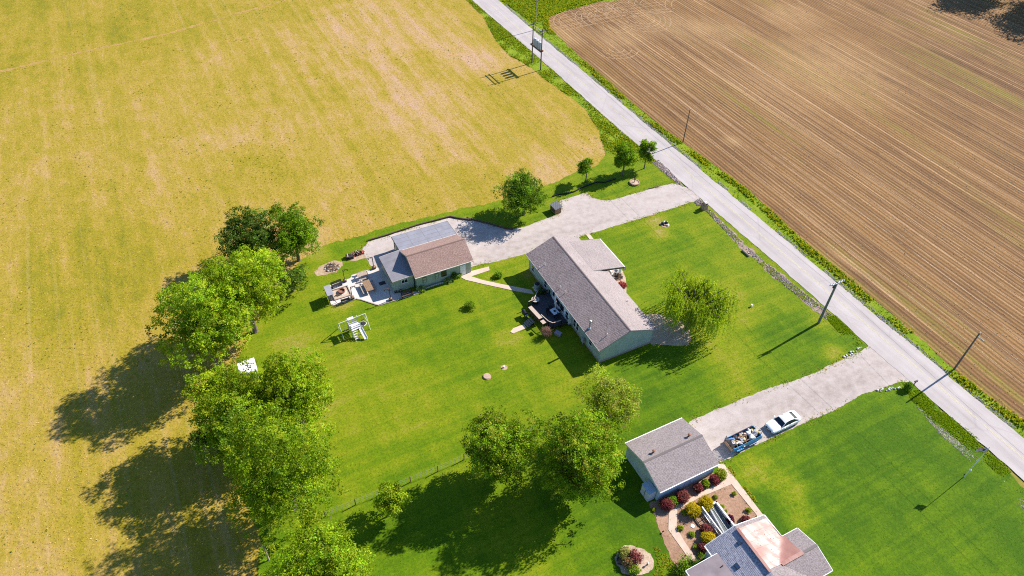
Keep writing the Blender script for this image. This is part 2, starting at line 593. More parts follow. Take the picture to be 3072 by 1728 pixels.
# ---------------------------------------------------------------- ground sheets
B = 900
sheet('ground', [(-B, -B), (B, -B), (B, B), (-B, B)], -.08, M_BASE)
road_l = [(-59.2, 276.0), (-9.19, 183.6), (3.38, 160.7), (22.03, 125.5), (42.92, 87.86), (52.26, 70.0), (60.16, 55.48), (88.3, 2.5)]
road_r = [(-55.2, 283.0), (-5.56, 190.3), (4.21, 171.5), (18.04, 146.0), (28.83, 125.8), (49.08, 88.08), (57.75, 71.98), (66.15, 56.36), (94.4, 3.3)]
f_edge = [(-13.94,189.82),(-8.99,179.19),(-5.05,165.68),(-1.99,158.48),(1.73,154.66),(5.75,148.16),(9.92,142.18),(14.56,134.88),(16.92,127.08),(17.2,124.34),(17.55,118.37),(15.73,113.86),(12.45,112.19),(7.53,108.05),(-1.81,102.32),(-3.29,101.87),(-12.82,97.97),(-23.06,93.3),(-27.32,90.7),(-31.55,88.92)]
sheet('field', [(-320, 40), (-260, 320), (-80, 320)] + road_l[:4] + [(48, 70), (30, 5), (-320, 5)], -.04, M_FIELD)
b_edge = [(27.2,192.17),(21.42,190.63),(15.01,186.08),(10.06,182.47),(7.76,180.1),(8.04,173.62),(14.59,158.97),(23.86,139.98),(30.39,127.66),(36.75,117.54),(42.71,108.17),(46.46,100.08),(50.17,91.56),(53.87,84.86),(57.54,77.44),(61.54,70.31),(63.09,65.99),(65.83,61.14),(68.93,56.63)]
sheet('ploughed_field', [(20, 260), (380, 300), (380, 0), (100.5, -2)] + b_edge[::-1], -.04, M_BROWN, .22, .5, 3)
sheet('far_verge', [(-58, 290), (20, 262)] + b_edge + [(101, -2)] + road_r[::-1], -.05, M_VERGE)
sheet('near_verge', road_l[:4] + [(28.46,114.04),(17.55,118.37)] + f_edge[::-1][9:] + [(-66, 276)], -.025, M_VERGE, .22, .4, 5)
lawn_edge = f_edge[9:] + [(-34.32,85.58),(-36.94,78.1),(-38.37,65.87),(-38.61,57.42),(-37.83,52.35),(-31.9,43.4),(-28.76,38.9),(-27.48,33.38),(-24.73,25.57)] + [(20, 12), (86, 4)] + [(64.26,45.82),(55.45,64.96),(33.89,104.77),(25.66,117.31)]
sheet('lawn', lawn_edge, -.008, M_LAWN, .3, .4, 9)
track = [(-123.02,140.14),(-115.22,145.03),(-99.85,156.43),(-85.48,165.61),(-71.75,178.3),(-64.27,184.91),(-54.71,194.13)]
tw = [(x + .3, y + .75) for x, y in track] + [(x - .3, y - .75) for x, y in track[::-1]]
sheet('dirt_track', tw, -.03, M_PATHDIRT, .35, .5, 4)

road = sheet('road', road_l + road_r[::-1], .03, M_ROAD, .10, .6, 6)
cl = []
for (a, b), (c, d) in zip(((-7.4, 186.9), (46.0, 87.97), (63.15, 55.9)), ((46.0, 87.97), (63.15, 55.9), (91.3, 2.9))):
    L = math.hypot(c - a, d - b)
    ux, uy = (c - a) / L, (d - b) / L
    k = int(L / .8)
    for j in range(k):
        if RNG.random() < .10:
            continue
        s0, s1 = L * j / k, L * (j + 1) / k - .04 * RNG.random()
        for off in (-.12, .06):
            p = lambda s, o: (a + ux * s - uy * o, b + uy * s + ux * o, .036)
            cl.append([p(s0, off), p(s0, off + .09), p(s1, off + .09), p(s1, off)][::-1])
lane = quads('lane_marking', np.array(cl), M_LINE, parent=road)
lane.location.z = .0

north_drive = [(31.38,107.7),(29.45,108.65),(25.96,107.2),(21.98,105.34),(18.05,103.37),(16.67,102.9),(15.35,103.27),(14.03,103.77),(13.35,105.15),(10.83,103.93),(8.24,102.45),(8.13,98.95),(6.46,97.84),(1.9,94.98),(-0.82,94.12),(-4.07,95.39),(-8.18,96.77)] + [(-10.09,96.68),(-11.07,97.03),(-16.52,94.47),(-21.49,91.59),(-24.37,90.17),(-24.92,87.96),(-24.09,86.44),(-23.12,84.39),(-22.22,83.49),(-18.41,83.25),(-9.01,83.57),(-3.8,85.62)] + [(-3.9,85.41),(-1.34,86.4),(2.48,88.18),(6.02,89.7),(11.12,92.47),(13.16,93.52),(21.39,97.56)] + [(23.73,98.74),(27.63,100.74),(29.97,101.91),(32.73,103.38),(33.96,103.7),(33.72,106.22)]
sheet('north_driveway', north_drive, .012, M_GRAVEL, .09, .22, 11)
south_drive = [(53.66,69.14),(52.58,69.44),(52.11,69.05),(50.64,68.17),(47.86,66.78),(43.27,64.11),(39.06,62.34),(35.53,61.04)] + [(31.15,59.01),(27.52,57.29),(23.94,55.33),(21.68,51.06),(26.6,49.06),(31.11,51.41),(38.35,55.06),(43.68,57.55)] + [(44.08,57.79),(48.92,60.63),(50.57,61.27),(54.65,62.8),(56.65,62.55)]
sheet('south_driveway', south_drive, .012, M_GRAVEL, .10, .22, 12)
apron = [(52.92,68.46),(53.8,67.17),(56.24,63.15),(54.49,62.8),(52.58,66.06)]
# wheel tracks in the soil: turning marks on the headland and a few straight passes
tr = []


def ribbon(pts, wdt, gap):
    pts = [np.array(p, float) for p in pts]
    for a, b in zip(pts[:-1], pts[1:]):
        if RNG.random() < gap:
            continue
        d = (b - a) / max(np.hypot(*(b - a)), 1e-6)
        n = np.array([-d[1], d[0]]) * wdt * (.7 + .4 * RNG.random())
        j = (RNG.random(2) - .5) * .03
        tr.append([(*(a - n + j), -.032), (*(b - n + j), -.032), (*(b + n + j), -.032), (*(a + n + j), -.032)])


def arc(c, r, a0, a1, st=.55, ell=1.0, rot=0.0):
    k = max(3, int(abs(a1 - a0) * r / st))
    out = []
    for i in range(k + 1):
        t = a0 + (a1 - a0) * i / k
        x, y = r * cos(t), r * ell * sin(t)
        out.append((c[0] + x * cos(rot) - y * sin(rot), c[1] + x * sin(rot) + y * cos(rot)))
    return out


for (cx, cy), rs, a0, a1 in (((15.76,177.15), (6.0, 7.6, 10.4, 12.0, 15.0, 16.6), 1.7, 4.6), ((22.59,180.27), (3.2, 4.9, 6.5, 8.2), 1.4, 4.9), ((31.56,181.87), (4.5, 6.1, 7.6, 9.2), -1.6, 1.3),
                              ((23.91,163.19), (1.8, 3.4, 5.0), -1.9, 1.0), ((28.71,186.88), (4, 5.7), 1.8, 4.6), ((37.3,189.13), (5, 6.6, 8.4), 1.7, 4.2), ((25.06,176.02), (2.6, 4.2), -2.0, .9), ((45.99,189.62), (5, 6.7), 1.5, 4.4)):
    e_ = .8 + .3 * RNG.random()
    for r in rs:
        ribbon(arc((cx, cy), r, a0 + RNG.random() * .2 - .1, a1 + RNG.random() * .2 - .1, ell=e_, rot=RD), .09, .02)
d_, n_ = np.array([cos(RD), sin(RD)]), np.array([-sin(RD), cos(RD)])
o_ = np.array((12.07,172.67))
for k in range(9):
    s = o_ + n_ * (k * 3.4 + RNG.random() * 2) - d_ * (5 + 3 * k)
    for g_ in (0, 1.7):
        ribbon([s + n_ * g_ + d_ * q + n_ * .12 * sin(q / 9 + k) for q in np.arange(0, 150 + 40 * RNG.random(), 2.2)], .05, .03)
for k in range(3):      # passes across the headland
    s = np.array((8.87,174.09)) + d_ * (k * 2.4 - 4)
    for g_ in (0, 1.6):
        ribbon([s + d_ * g_ + n_ * q + d_ * .02 * (q - 6) ** 2 * (.3 if k % 2 else .15) for q in np.arange(0, 36, .9)], .09, .03)
V = np.array(tr)
keep = inside(V[:, 0, :2], [(25, 240)] + b_edge + [(200, 60), (200, 240)])
o = tag(quads('wheel_tracks', V[keep], M_TRACK), 'pale curved wheel tracks pressed into the brown planted field', 'wheel tracks', kind='stuff')

# ---------------------------------------------------------------- paved parts of the yards
def slabs(name, poly, z, mat, label=None, joints=()):
    m = MB()
    m.prism(poly, -.05, z)
    return tag(m.build(name, mat), kind='structure')


slabs('patio', [(-22.24,83.63),(-19.91,84.12),(-17.98,78.08),(-14.87,78.53),(-14.54,78.89),(-14.3,78.34),(-20.31,75.38),(-23.19,76.51),(-23.93,76.65),(-27.14,75.15),(-27.54,75.26),(-29.03,78.58),(-29.01,79.11),(-25.7,81.12),(-25.56,81.87)], .06, M_CONC)
slabs('garden_path', [(-8.08,82.46),(-6.61,83.46),(-6.3,83.57),(-3.85,84.64),(-3.66,83.75),(-6.54,82.22)] + [(-4.58,81.4),(-1.2,80.5),(3.06,79.45),(3.44,78.52),(0.49,79.13),(-4.54,80.53)] + [(-7.39,81.4),(-8.12,81.91)], .045, M_WALK)
slabs('deck_path', [(0.34,71.26),(1.95,72.08),(2.31,71.36),(0.35,70.2),(-0.1,70.49)] , .05, M_WALK)
slabs('porch_path', [(12.39,93.27),(13.03,93.46),(13.65,92.09),(12.97,91.96)], .05, M_WALK)
yard_path = [(26.18,48.87),(27.19,48.98),(28.38,46.61),(30.5,42.21),(31.04,41.13),(29.95,41.11),(29.75,42.11),(27.6,46.09),(23.46,44.26),(20.4,42.5),(19.94,40.25),(20.63,38.47),(21.7,36.48),(20.96,36.18),(18.94,39.92),(19.37,42.48),(23.07,44.57),(27.15,46.83)]
slabs('yard_path', yard_path, .05, M_WALK)
sheet('mulch_bed', [(17.13,43.13),(18.07,43.64),(25.72,47.65),(27.06,46.75),(27.59,46.06),(29.95,42.04),(27.19,40.28),(23.37,38.1),(22.11,36.49),(19.33,35.44),(18.69,36.69),(17.48,42.43)], .012, M_MULCH, .12, .3, 21)
sheet('island_bed', [(13.08,37.27),(13.97,37.8),(15.47,37.55),(16.72,36.36),(16.7,35.65),(15.42,34.65),(14.03,34.35),(12.98,34.73),(12.54,35.84)], .006, M_BED, .2, .25, 23)
sheet('willow_bed', [(20.25,74.56),(22.37,74.86),(23.68,74.35),(25.72,73.39),(26.75,71.65),(26.63,69.84),(25.94,68.71),(24.09,68.55),(20.57,68.76),(19.25,70.81)], .006, M_BED, .12, .25, 25)
sheet('porch_bed', [(17.3,85.39),(17.91,84.2),(18.16,82.8),(18.16,81.42),(17.95,79.38),(17.39,78.7),(13.98,83.36),(14.61,85.3)], .008, M_BED, .05, .25, 27)
sheet('burnt_patch', [(-31.69,82.43),(-30.66,84.13),(-29.22,85.12),(-27.66,84.98),(-27.24,84.06),(-28.05,82.37),(-29.68,81.76),(-31,81.54)], .006, M_ASH, .25, .3, 29)
sheet('wood_pile_ground', [(-26.89,86.34),(-26.08,87.53),(-24.09,87.99),(-23.71,86.45),(-24.52,85.95),(-26.47,85.4)], .004, M_ASH, .2, .3, 30)

# ---------------------------------------------------------------- building materials
def shingles(name, c0, c1, c2, w=.32, h=.15, mort=.5):
    """asphalt shingles in running courses; uv in metres along and up the slope"""
    m, t, out = nodes(name)
    v = coords(t, uv=True)
    br = N(t, 'ShaderNodeTexBrick', offset=.5, i_Scale=1.0)
    for k, s in (('Brick Width', w), ('Row Height', h), ('Mortar Size', .012), ('Bias', 0.0), ('Mortar Smooth', .3)):
        br.inputs[k].default_value = s
    br.inputs['Color1'].default_value = col4(c0)
    br.inputs['Color2'].default_value = col4(c1)
    br.inputs['Mortar'].default_value = col4([x * mort for x in c0])
    t.links.new(v, br.inputs['Vector'])
    n = noise(t, v, 6.0, 4, .8)
    c = mix(t, ramp(t, n, [(.45, (0, 0, 0)), (.62, (1, 1, 1))]), br.outputs[0], c2)
    s = noise(t, v, .35, 4, .6)
    c = mix(t, 1.0, c, grey(t, muladd(t, s, .5, .75)), 'MULTIPLY')
    f = noise(t, v, 14, 3, .8)
    c = mix(t, 1.0, c, grey(t, muladd(t, f, .6, .7)), 'MULTIPLY')
    finish(t, out, c, .88, f, .25, .01, 0, .35)
    return m


def siding(name, c, pitch=.2):
    m, t, out = nodes(name)
    tc = N(t, 'ShaderNodeTexCoord')
    sx = N(t, 'ShaderNodeSeparateXYZ')
    t.links.new(tc.outputs['Object'], sx.inputs[0])
    fr = mth(t, 'FRACT', mth(t, 'DIVIDE', sx.outputs[2], pitch))
    n = noise(t, coords(t), .9, 4, .6)
    cc = ramp(t, n, [(.3, [x * .88 for x in c]), (.7, [min(1, x * 1.08) for x in c])])
    edge = ramp(t, fr, [(.0, (.55, .55, .55)), (.10, (1, 1, 1))])
    cc = mix(t, .6, cc, mix(t, 1.0, cc, edge, 'MULTIPLY'))
    finish(t, out, cc, .6, fr, .4, .03, 0, .3)
    return m


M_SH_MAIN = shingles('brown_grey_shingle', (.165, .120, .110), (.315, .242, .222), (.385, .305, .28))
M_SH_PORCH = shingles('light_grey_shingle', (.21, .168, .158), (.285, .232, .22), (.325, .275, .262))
M_SH_BARN = shingles('red_brown_shingle', (.185, .105, .082), (.27, .165, .13), (.34, .235, .20))
M_SH_GAR = shingles('weathered_grey_shingle', (.165, .132, .128), (.245, .203, .197), (.295, .255, .247))
M_SH_SOUTH = shingles('blue_grey_shingle', (.15, .15, .19), (.33, .32, .37), (.38, .37, .41), .36, .20, .5)
M_RUBBER = plain('grey_roll_roofing', (.20, .185, .20), .6, .16, .9, spec=.4, bump=.1)
M_RUBBER2 = plain('slate_roll_roofing', (.22, .215, .24), .55, .14, .8, spec=.4, bump=.1)
M_RUBBER3 = plain('brown_flat_roofing', (.19, .155, .165), .65, .2, .8, spec=.3, bump=.1)
M_SIDE_GRN = siding('sage_siding', (.33, .38, .31))
M_SIDE_MAIN = siding('grey_green_siding', (.36, .42, .37))
M_SIDE_BLUE = siding('pale_blue_siding', (.46, .55, .66), .14)
M_SIDE_GAR = siding('aqua_grey_siding', (.42, .50, .50), .25)
M_WHITE = plain('white_trim_paint', (.78, .77, .76), .5, .06, 2)
M_CREAM = plain('cream_trim', (.55, .50, .42), .6, .1, 2)
M_DARK = plain('dark_trim', (.035, .032, .034), .5, .2, 3)
M_BLACK = plain('black_plastic', (.016, .016, .018), .45, .2, 3)
M_WOOD = plain('weathered_brown_timber', (.23, .145, .085), .8, .3, 5, bump=.2)
M_WOOD2 = plain('grey_timber', (.30, .25, .20), .8, .25, 5, bump=.2)
M_WOODD = plain('dark_stained_timber', (.075, .05, .035), .75, .3, 5, bump=.2)
M_DECK = plain('charcoal_deck_boards', (.06, .058, .066), .6, .2, 4)
M_TAN = plain('tan_deck_boards', (.40, .31, .24), .7, .15, 4)
M_BRICK = plain('tan_brick', (.34, .22, .15), .85, .3, 7, bump=.3)
M_STONE = plain('pale_stone', (.47, .42, .38), .85, .25, 6, bump=.3)
M_RED = plain('faded_red', (.35, .07, .05), .6, .25, 4)
M_RUST = plain('rust_brown', (.22, .10, .06), .8, .35, 6)
M_STEEL = plain('galvanised_steel', (.42, .44, .45), .4, .12, 3, metal=.6)
M_GREYP = plain('grey_plastic', (.30, .31, .33), .5, .12, 3)
M_POLE = plain('weathered_pole_wood', (.115, .095, .075), .85, .3, 4, bump=.2)
M_POLEG = plain('treated_green_grey_pole', (.145, .155, .125), .8, .25, 3, bump=.2)


def glass_mat():
    m, t, out = nodes('window_glass')
    p = N(t, 'ShaderNodeBsdfPrincipled')
    p.inputs['Base Color'].default_value = (.015, .022, .03, 1)
    p.inputs['Roughness'].default_value = .08
    p.inputs['Specular IOR Level'].default_value = .6
    t.links.new(p.outputs[0], out.inputs[0])
    return m


M_GLASS = glass_mat()


def copper_mat():
    m, t, out = nodes('copper_painted_metal')
    w = coords(t)
    n = noise(t, w, .55, 3, .55)
    c = ramp(t, n, [(.3, (.25, .115, .09)), (.7, (.31, .15, .12))])
    r = muladd(t, noise(t, w, .35, 3, .5), 1.1, -.12)
    finish(t, out, c, r, n, .5, .12, .0, .35)
    return m


M_COPPER = copper_mat()


def courses(name, a, b, c, d, mat, parent, step=.15, lift=.010):
    """roof slope a-b (eave, left to right) up to d-c (ridge) as overlapping shingle courses with uv in metres"""
    a, b, c, d = (Vector(q) for q in (a, b, c, d))
    nrm = (b - a).cross(d - a).normalized()
    if nrm.z < 0:
        nrm = -nrm
    L = (((d - a).length) + ((c - b).length)) / 2
    k = max(2, int(L / step))
    vs, fs, uv = [], [], []
    wa, wd = (b - a).length, (c - d).length
    u0 = 0.0
    for i in range(k):
        t0, t1 = i / k, (i + 1) / k
        l0, r0 = a.lerp(d, t0), b.lerp(c, t0)
        l1, r1 = a.lerp(d, t1), b.lerp(c, t1)
        o = len(vs)
        vs += [l0 + nrm * lift, r0 + nrm * lift, r1, l1, l0, r0]
        fs += [(o, o + 1, o + 2, o + 3), (o + 4, o + 5, o + 1, o)]
        e = (b - a).normalized()
        q = [((p - a).dot(e), t * L) for p, t in ((l0, t0), (r0, t0), (r1, t1), (l1, t1))]
        uv += [q[0], q[1], q[2], q[3], q[0], q[1], q[1], q[0]]
    if (vs[1] - vs[0]).cross(vs[2] - vs[0]).z < 0:
        fs = [f[::-1] for f in fs]
        uv2 = []
        for i in range(0, len(uv), 4):
            uv2 += uv[i:i + 4][::-1]
        uv = uv2
    o = obj(name, vs, fs, mat, parent)
    lay = o.data.uv_layers.new(name='uv')
    for i, q in enumerate(uv):
        lay.data[i].uv = q
    return o


def window(parent, face, u, z, w, h, off, frame=M_WHITE, name='window', split='h'):
    """face 'v0': wall at v=off facing -v; 'v1': facing +v; 'u0': at u=off facing -u; 'u1': facing +u"""
    s = -1 if face[1] == '0' else 1

    def bx(m, a0, a1, z0, z1, d0, d1):
        ca, cz, cd_ = (a0 + a1) / 2, z0, off + s * (d0 + d1) / 2
        dd = abs(d1 - d0)
        if face[0] == 'v':
            m.box((ca, cd_, cz), (a1 - a0, dd, z1 - z0))
        else:
            m.box((cd_, ca, cz), (dd, a1 - a0, z1 - z0))
    f = MB()
    t = .07
    bx(f, u - w / 2 - t, u + w / 2 + t, z + h, z + h + t, .0, .06)
    bx(f, u - w / 2 - t, u + w / 2 + t, z - t, z, .0, .08)
    bx(f, u - w / 2 - t, u - w / 2, z, z + h, .0, .06)
    bx(f, u + w / 2, u + w / 2 + t, z, z + h, .0, .06)
    if split == 'h':
        bx(f, u - w / 2, u + w / 2, z + h / 2 - .025, z + h / 2 + .025, .0, .05)
    else:
        bx(f, u - .025, u + .025, z, z + h, .0, .05)
    wo_ = f.build(name, frame, parent)
    for k in (0, 1):
        p = MB()
        if split == 'h':
            bx(p, u - w / 2, u + w / 2, z + (h / 2 + .025) * k, z + (h / 2 - .025) * (k + 1) + .05 * k * .5, .0, .03)
        else:
            bx(p, (u - w / 2) if k == 0 else u + .025, (u - .025) if k == 0 else u + w / 2, z, z + h, .0, .03)
        p.build('pane', M_GLASS, wo_)
    return wo_


def gable_body(L, W, he, hr, ou=.3, ov=.4, ridge=.5, zb=-.05):
    """walls under a gable roof: eave line he at v=0 and v=W, ridge hr"""
    u0, u1, v0, v1 = ou, L - ou, ov, W - ov
    rv = W * ridge
    ze0 = he + (hr - he) * (v0 / rv) - .12
    ze1 = he + (hr - he) * ((W - v1) / (W - rv)) - .12
    zr = hr - .12
    vs, fs = [], []
    for u in (u0, u1):
        vs += [(u, v0, zb), (u, v1, zb), (u, v1, ze1), (u, rv, zr), (u, v0, ze0)]
    fs = [(0, 4, 3, 2, 1), (5, 6, 7, 8, 9), (0, 5, 9, 4), (1, 2, 7, 6), (4, 9, 8, 3), (3, 8, 7, 2)]
    m = MB()
    m.add(vs, fs)
    return m


def strip(parent, name, p, q, mat, w=.05, h=.18, drop=.0):
    """fascia or gutter board between two points"""
    p, q = Vector(p), Vector(q)
    d = (q - p).normalized()
    n = d.cross(Vector((0, 0, 1))).normalized() * (w / 2)
    up_ = n.cross(d).normalized()
    if up_.z < 0:
        up_ = -up_
    vs = [p - n, p + n, q + n, q - n]
    lo = [v - up_ * (h + drop) for v in vs]
    hi = [v - up_ * drop for v in vs]
    return MB().add(lo + hi, [(0, 1, 2, 3), (7, 6, 5, 4), (0, 4, 5, 1), (1, 5, 6, 2), (2, 6, 7, 3), (3, 7, 4, 0)]).build(name, mat, parent)


def gable_roof(H, L, W, he, hr, m0, m1, trim, ridge=.5):
    rv = W * ridge
    r = MB()
    e = .13
    r.slab([(0, 0, he - .015), (L, 0, he - .015), (L, rv, hr - .015), (0, rv, hr - .015)], None, e)
    r.slab([(0, rv, hr - .015), (L, rv, hr - .015), (L, W, he - .015), (0, W, he - .015)], None, e)
    roof = r.build('roof', trim, H)
    courses('shingle_slope', (0, 0, he), (L, 0, he), (L, rv, hr), (0, rv, hr), m0, roof)
    courses('shingle_slope', (0, W, he), (L, W, he), (L, rv, hr), (0, rv, hr), m1, roof)
    cap = MB()
    n = int(L / .32)
    for i in range(n):
        a, b = L * i / n, L * (i + 1) / n + .03
        s = (hr - he) / rv * .15
        s2 = (hr - he) / (W - rv) * .15
        z0, z1 = hr + .022, hr + .038
        cap.add([(a, rv - .15, z0 - s), (b, rv - .15, z1 - s), (b, rv, z1), (a, rv, z0), (a, rv + .15, z0 - s2), (b, rv + .15, z1 - s2)], [(0, 1, 2, 3), (3, 2, 5, 4)])
    cap.build('ridge_cap', m0, roof)
    for u in (0.02, L - .02):
        strip(roof, 'rake_board', (u, 0, he - .03), (u, rv, hr - .03), trim, .05, .2)
        strip(roof, 'rake_board', (u, W, he - .03), (u, rv, hr - .03), trim, .05, .2)
    for v in (-.06, W + .06):
        strip(roof, 'gutter', (0, v, he - .02), (L, v, he - .02), trim, .11, .12)
    return roof


# ================================================================ main house
A_M, A_G, A_B = radians(-62.68), radians(27.5), radians(26.98)
ML, MW, MHE, MHR = 22.39, 9.53, 3.09, 5.06
HM = thing('farmhouse', 'long ranch house with brown-grey shingle roof and rear deck, beside the willow', 'house', (2.13, 84.42, 0), A_M)
gable_body(ML, MW, MHE, MHR).build('wall', M_SIDE_MAIN, HM)
MB().box((ML / 2, MW / 2, -.05), (ML - .56, MW - .76, .42)).build('foundation', plain('foundation_block', (.30, .24, .20), .9, .2, 4), HM)
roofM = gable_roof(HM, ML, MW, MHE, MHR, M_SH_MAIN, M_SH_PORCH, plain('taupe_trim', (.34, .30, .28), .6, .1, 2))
# porch roof running out over the front
pr = MB()
pu0, pu1, pv0, pv1, pz0, pz1 = 1.35, 8.85, 7.0, 12.85, 4.16, 2.66
pr.slab([(pu0, pv0, pz0 - .015), (pu1, pv0, pz0 - .015), (pu1, pv1, pz1 - .015), (pu0, pv1, pz1 - .015)], None, .2)
pro = pr.build('porch_roof', M_CREAM, HM)
courses('shingle_slope', (pu0, pv1, pz1), (pu1, pv1, pz1), (pu1, pv0, pz0), (pu0, pv0, pz0), M_SH_PORCH, pro)
strip(pro, 'gutter', (pu0, pv1 + .06, pz1), (pu1, pv1 + .06, pz1), M_WHITE, .11, .14)
strip(pro, 'rake_board', (pu1 + .02, 8.6, pz0 - .5), (pu1 + .02, pv1, pz1 - .01), M_DARK, .05, .24)
MB().box(((pu0 + pu1) / 2, (MW + pv1) / 2 - .1, 0), (pu1 - pu0 - .1, pv1 - MW + .5, .22)).build('porch_floor', M_WALK, HM)
for u in (1.7, 5.1, 8.45):
    c = MB()
    c.box((u, 12.4, .2), (.55, .55, .95), top=(.9, .9))
    c.build('pillar_base', M_BRICK, HM)
    MB().box((u, 12.4, 1.15), (.26, .26, 1.5), top=(.85, .85)).build('pillar', M_WHITE, HM)
MB().box((5.1, 12.4, 2.28), (7.2, .2, .26)).build('porch_beam', M_WHITE, HM)
for u, z, w, h in ((1.75, .75, .8, 1.1), (5.96, .8, .8, 1.3), (15.0, .75, .62, 1.4), (15.85, .75, .62, 1.4), (19.5, 1.2, .7, 1.1)):
    window(HM, 'v0', u, z, w, h, .4)
# rear sun room bay with a door and wide glass
bay = MB().box((11.75, .2, .3), (4.5, .44, 2.55)).build('bay_wall', plain('white_bay_panel', (.66, .72, .78), .6, .06, 1.2), HM)
window(HM, 'v0', 11.25, 1.35, 2.4, 1.25, -.02, split='v', name='sliding_window')
window(HM, 'v0', 13.35, 1.1, .75, 1.35, -.02)
dr = MB().box((8.6, .37, .55), (.95, .08, 2.05)).build('door', M_WHITE, HM)
MB().box((8.6, .32, 1.3), (.6, .03, 1.1)).build('pane', M_GLASS, dr)
MB().box((8.95, .29, 1.45), (.05, .06, .16)).build('handle', M_STEEL, dr)
for u, v in ((16.2, 9.17), (13, 9.17), (10.6, 9.17), (20, 9.17)):
    window(HM, 'v1', u, 1.0, 1.0, 1.3, MW - .4)
# flue pipe and vents standing on the slopes
def slope_z(v):
    return MHE + (MHR - MHE) * (v / (MW / 2)) if v < MW / 2 else MHE + (MHR - MHE) * ((MW - v) / (MW / 2))
m = MB().tube((18.3, .72, slope_z(.72) - .1), (18.3, .72, slope_z(.72) + 1.5), .13, n=12)
fl = m.build('flue_pipe', M_STEEL, HM, smooth=False)
MB().lathe((18.3, .72, slope_z(.72) + 1.5), [(.13, 0), (.19, .03), (.19, .1), (.05, .16)], 12).build('flue_cap', M_STEEL, fl)
MB().lathe((18.3, .72, slope_z(.72) - .06), [(.26, 0), (.25, .1), (.15, .22)], 12).build('flue_collar', M_STEEL, fl)
for u, v in ((9.4, .95), (10.7, 1.1), (3.95, .3), (3.95, 1.2), (16.2, 8.5), (20.9, 2.0)):
    MB().tube((u, v, slope_z(v) - .05), (u, v, slope_z(v) + .42), .05, n=8).build('vent_pipe', M_WHITE, HM)
# things against the rear wall
t = thing('meter_box', 'pale blue-grey meter box with conduit on the rear house wall', 'meter box', (*(10.43,68.4), 0), A_M)
MB().box((0, 0, .55), (.5, .28, .75)).build('case', M_GREYP, t)
MB().tube((0, .05, 0), (0, .05, .55), .05).build('conduit', M_GREYP, t)
MB().tube((.0, .05, 1.3), (.0, .05, 2.7), .035).build('conduit', M_GREYP, t)
MB().lathe((-.25, -.05, .8), [(.1, 0), (.11, .1), (.08, .16)], 10).build('dial', M_STEEL, t)
t = thing('heat_pump', 'round-topped grey air conditioning unit on grass by the rear wall', 'air conditioner', (*(3.93,79.83), 0), A_M)
MB().box((0, 0, 0), (1.1, 1.1, .1)).build('pad', M_CONC, t)
MB().lathe((0, 0, .1), [(.46, 0), (.47, .1), (.47, .85), (.44, .92)], 18).build('casing', M_GREYP, t)
MB().lathe((0, 0, 1.02), [(.42, 0), (.4, .03), (.12, .05), (.1, .02)], 18).build('fan_grille', M_BLACK, t)

# ---------------------------------------------------------------- deck (local frame of the house)
DK = thing('deck', 'charcoal raised timber deck with railings behind the ranch house', 'deck', (2.13, 84.42, 0), A_M)
dz = .62
deck_poly = [(7.37,0.58),(6.96,-1.33),(6.84,-1.54),(8.17,-2.84),(8.22,-3.74),(11.45,-3.33),(13.1,-2.97),(13.68,-2.52),(13.73,-1.18),(13.9,0.62)]
deck_poly[0] = (deck_poly[0][0], .38)
deck_poly[-1] = (deck_poly[-1][0], .38)
MB().prism(deck_poly, dz - .12, dz - .035).build('frame', M_WOODD, DK)
# boards run along the house
us = [p[0] for p in deck_poly]
vs_ = [p[1] for p in deck_poly]
v = min(vs_)
nb = 0
while v < .36:
    xs = []
    vm = v + .07
    n = len(deck_poly)
    for i in range(n):
        (x0, y0), (x1, y1) = deck_poly[i], deck_poly[(i + 1) % n]
        if (y0 > vm) != (y1 > vm):
            xs.append(x0 + (x1 - x0) * (vm - y0) / (y1 - y0))
    xs.sort()
    for a, b in zip(xs[::2], xs[1::2]):
        if b - a > .2:
            MB().box(((a + b) / 2, vm, dz - .03), (b - a, .132, .03)).build('board', M_DECK, DK)
    v += .14


def rail(parent, pts, z0, h, mat_top, mat_post, bal=.14, name='railing'):
    m = MB()
    tp = MB()
    for (a, b), (c, d) in zip(pts[:-1], pts[1:]):
        L = math.hypot(c - a, d - b)
        rz = math.atan2(d - b, c - a)
        tp.box(((a + c) / 2, (b + d) / 2, z0 + h), (L + .06, .12, .05), rz)
        m.box(((a + c) / 2, (b + d) / 2, z0 + .1), (L, .05, .06), rz)
        k = int(L / bal)
        for i in range(1, k):
            s = i / k
            m.box((a + (c - a) * s, b + (d - b) * s, z0 + .16), (.03, .03, h - .16), rz)
        for x, y in ((a, b), (c, d)):
            m.box((x, y, 0), (.1, .1, z0 + h))
    r = m.build(name, mat_post, parent)
    tp.build('top_rail', mat_top, r)
    return r


P_ = deck_poly
rail(DK, [P_[2], P_[3], P_[4]], dz, .9, M_TAN, M_BLACK)
rail(DK, [P_[5], P_[6], P_[7], P_[8]], dz, .9, M_TAN, M_BLACK)
rail(DK, [(P_[8][0], P_[8][1]), (P_[9][0], .3)], dz, .9, M_BLACK, M_BLACK)
rail(DK, [(P_[0][0], .3), P_[1]], dz, .9, M_BLACK, M_BLACK)
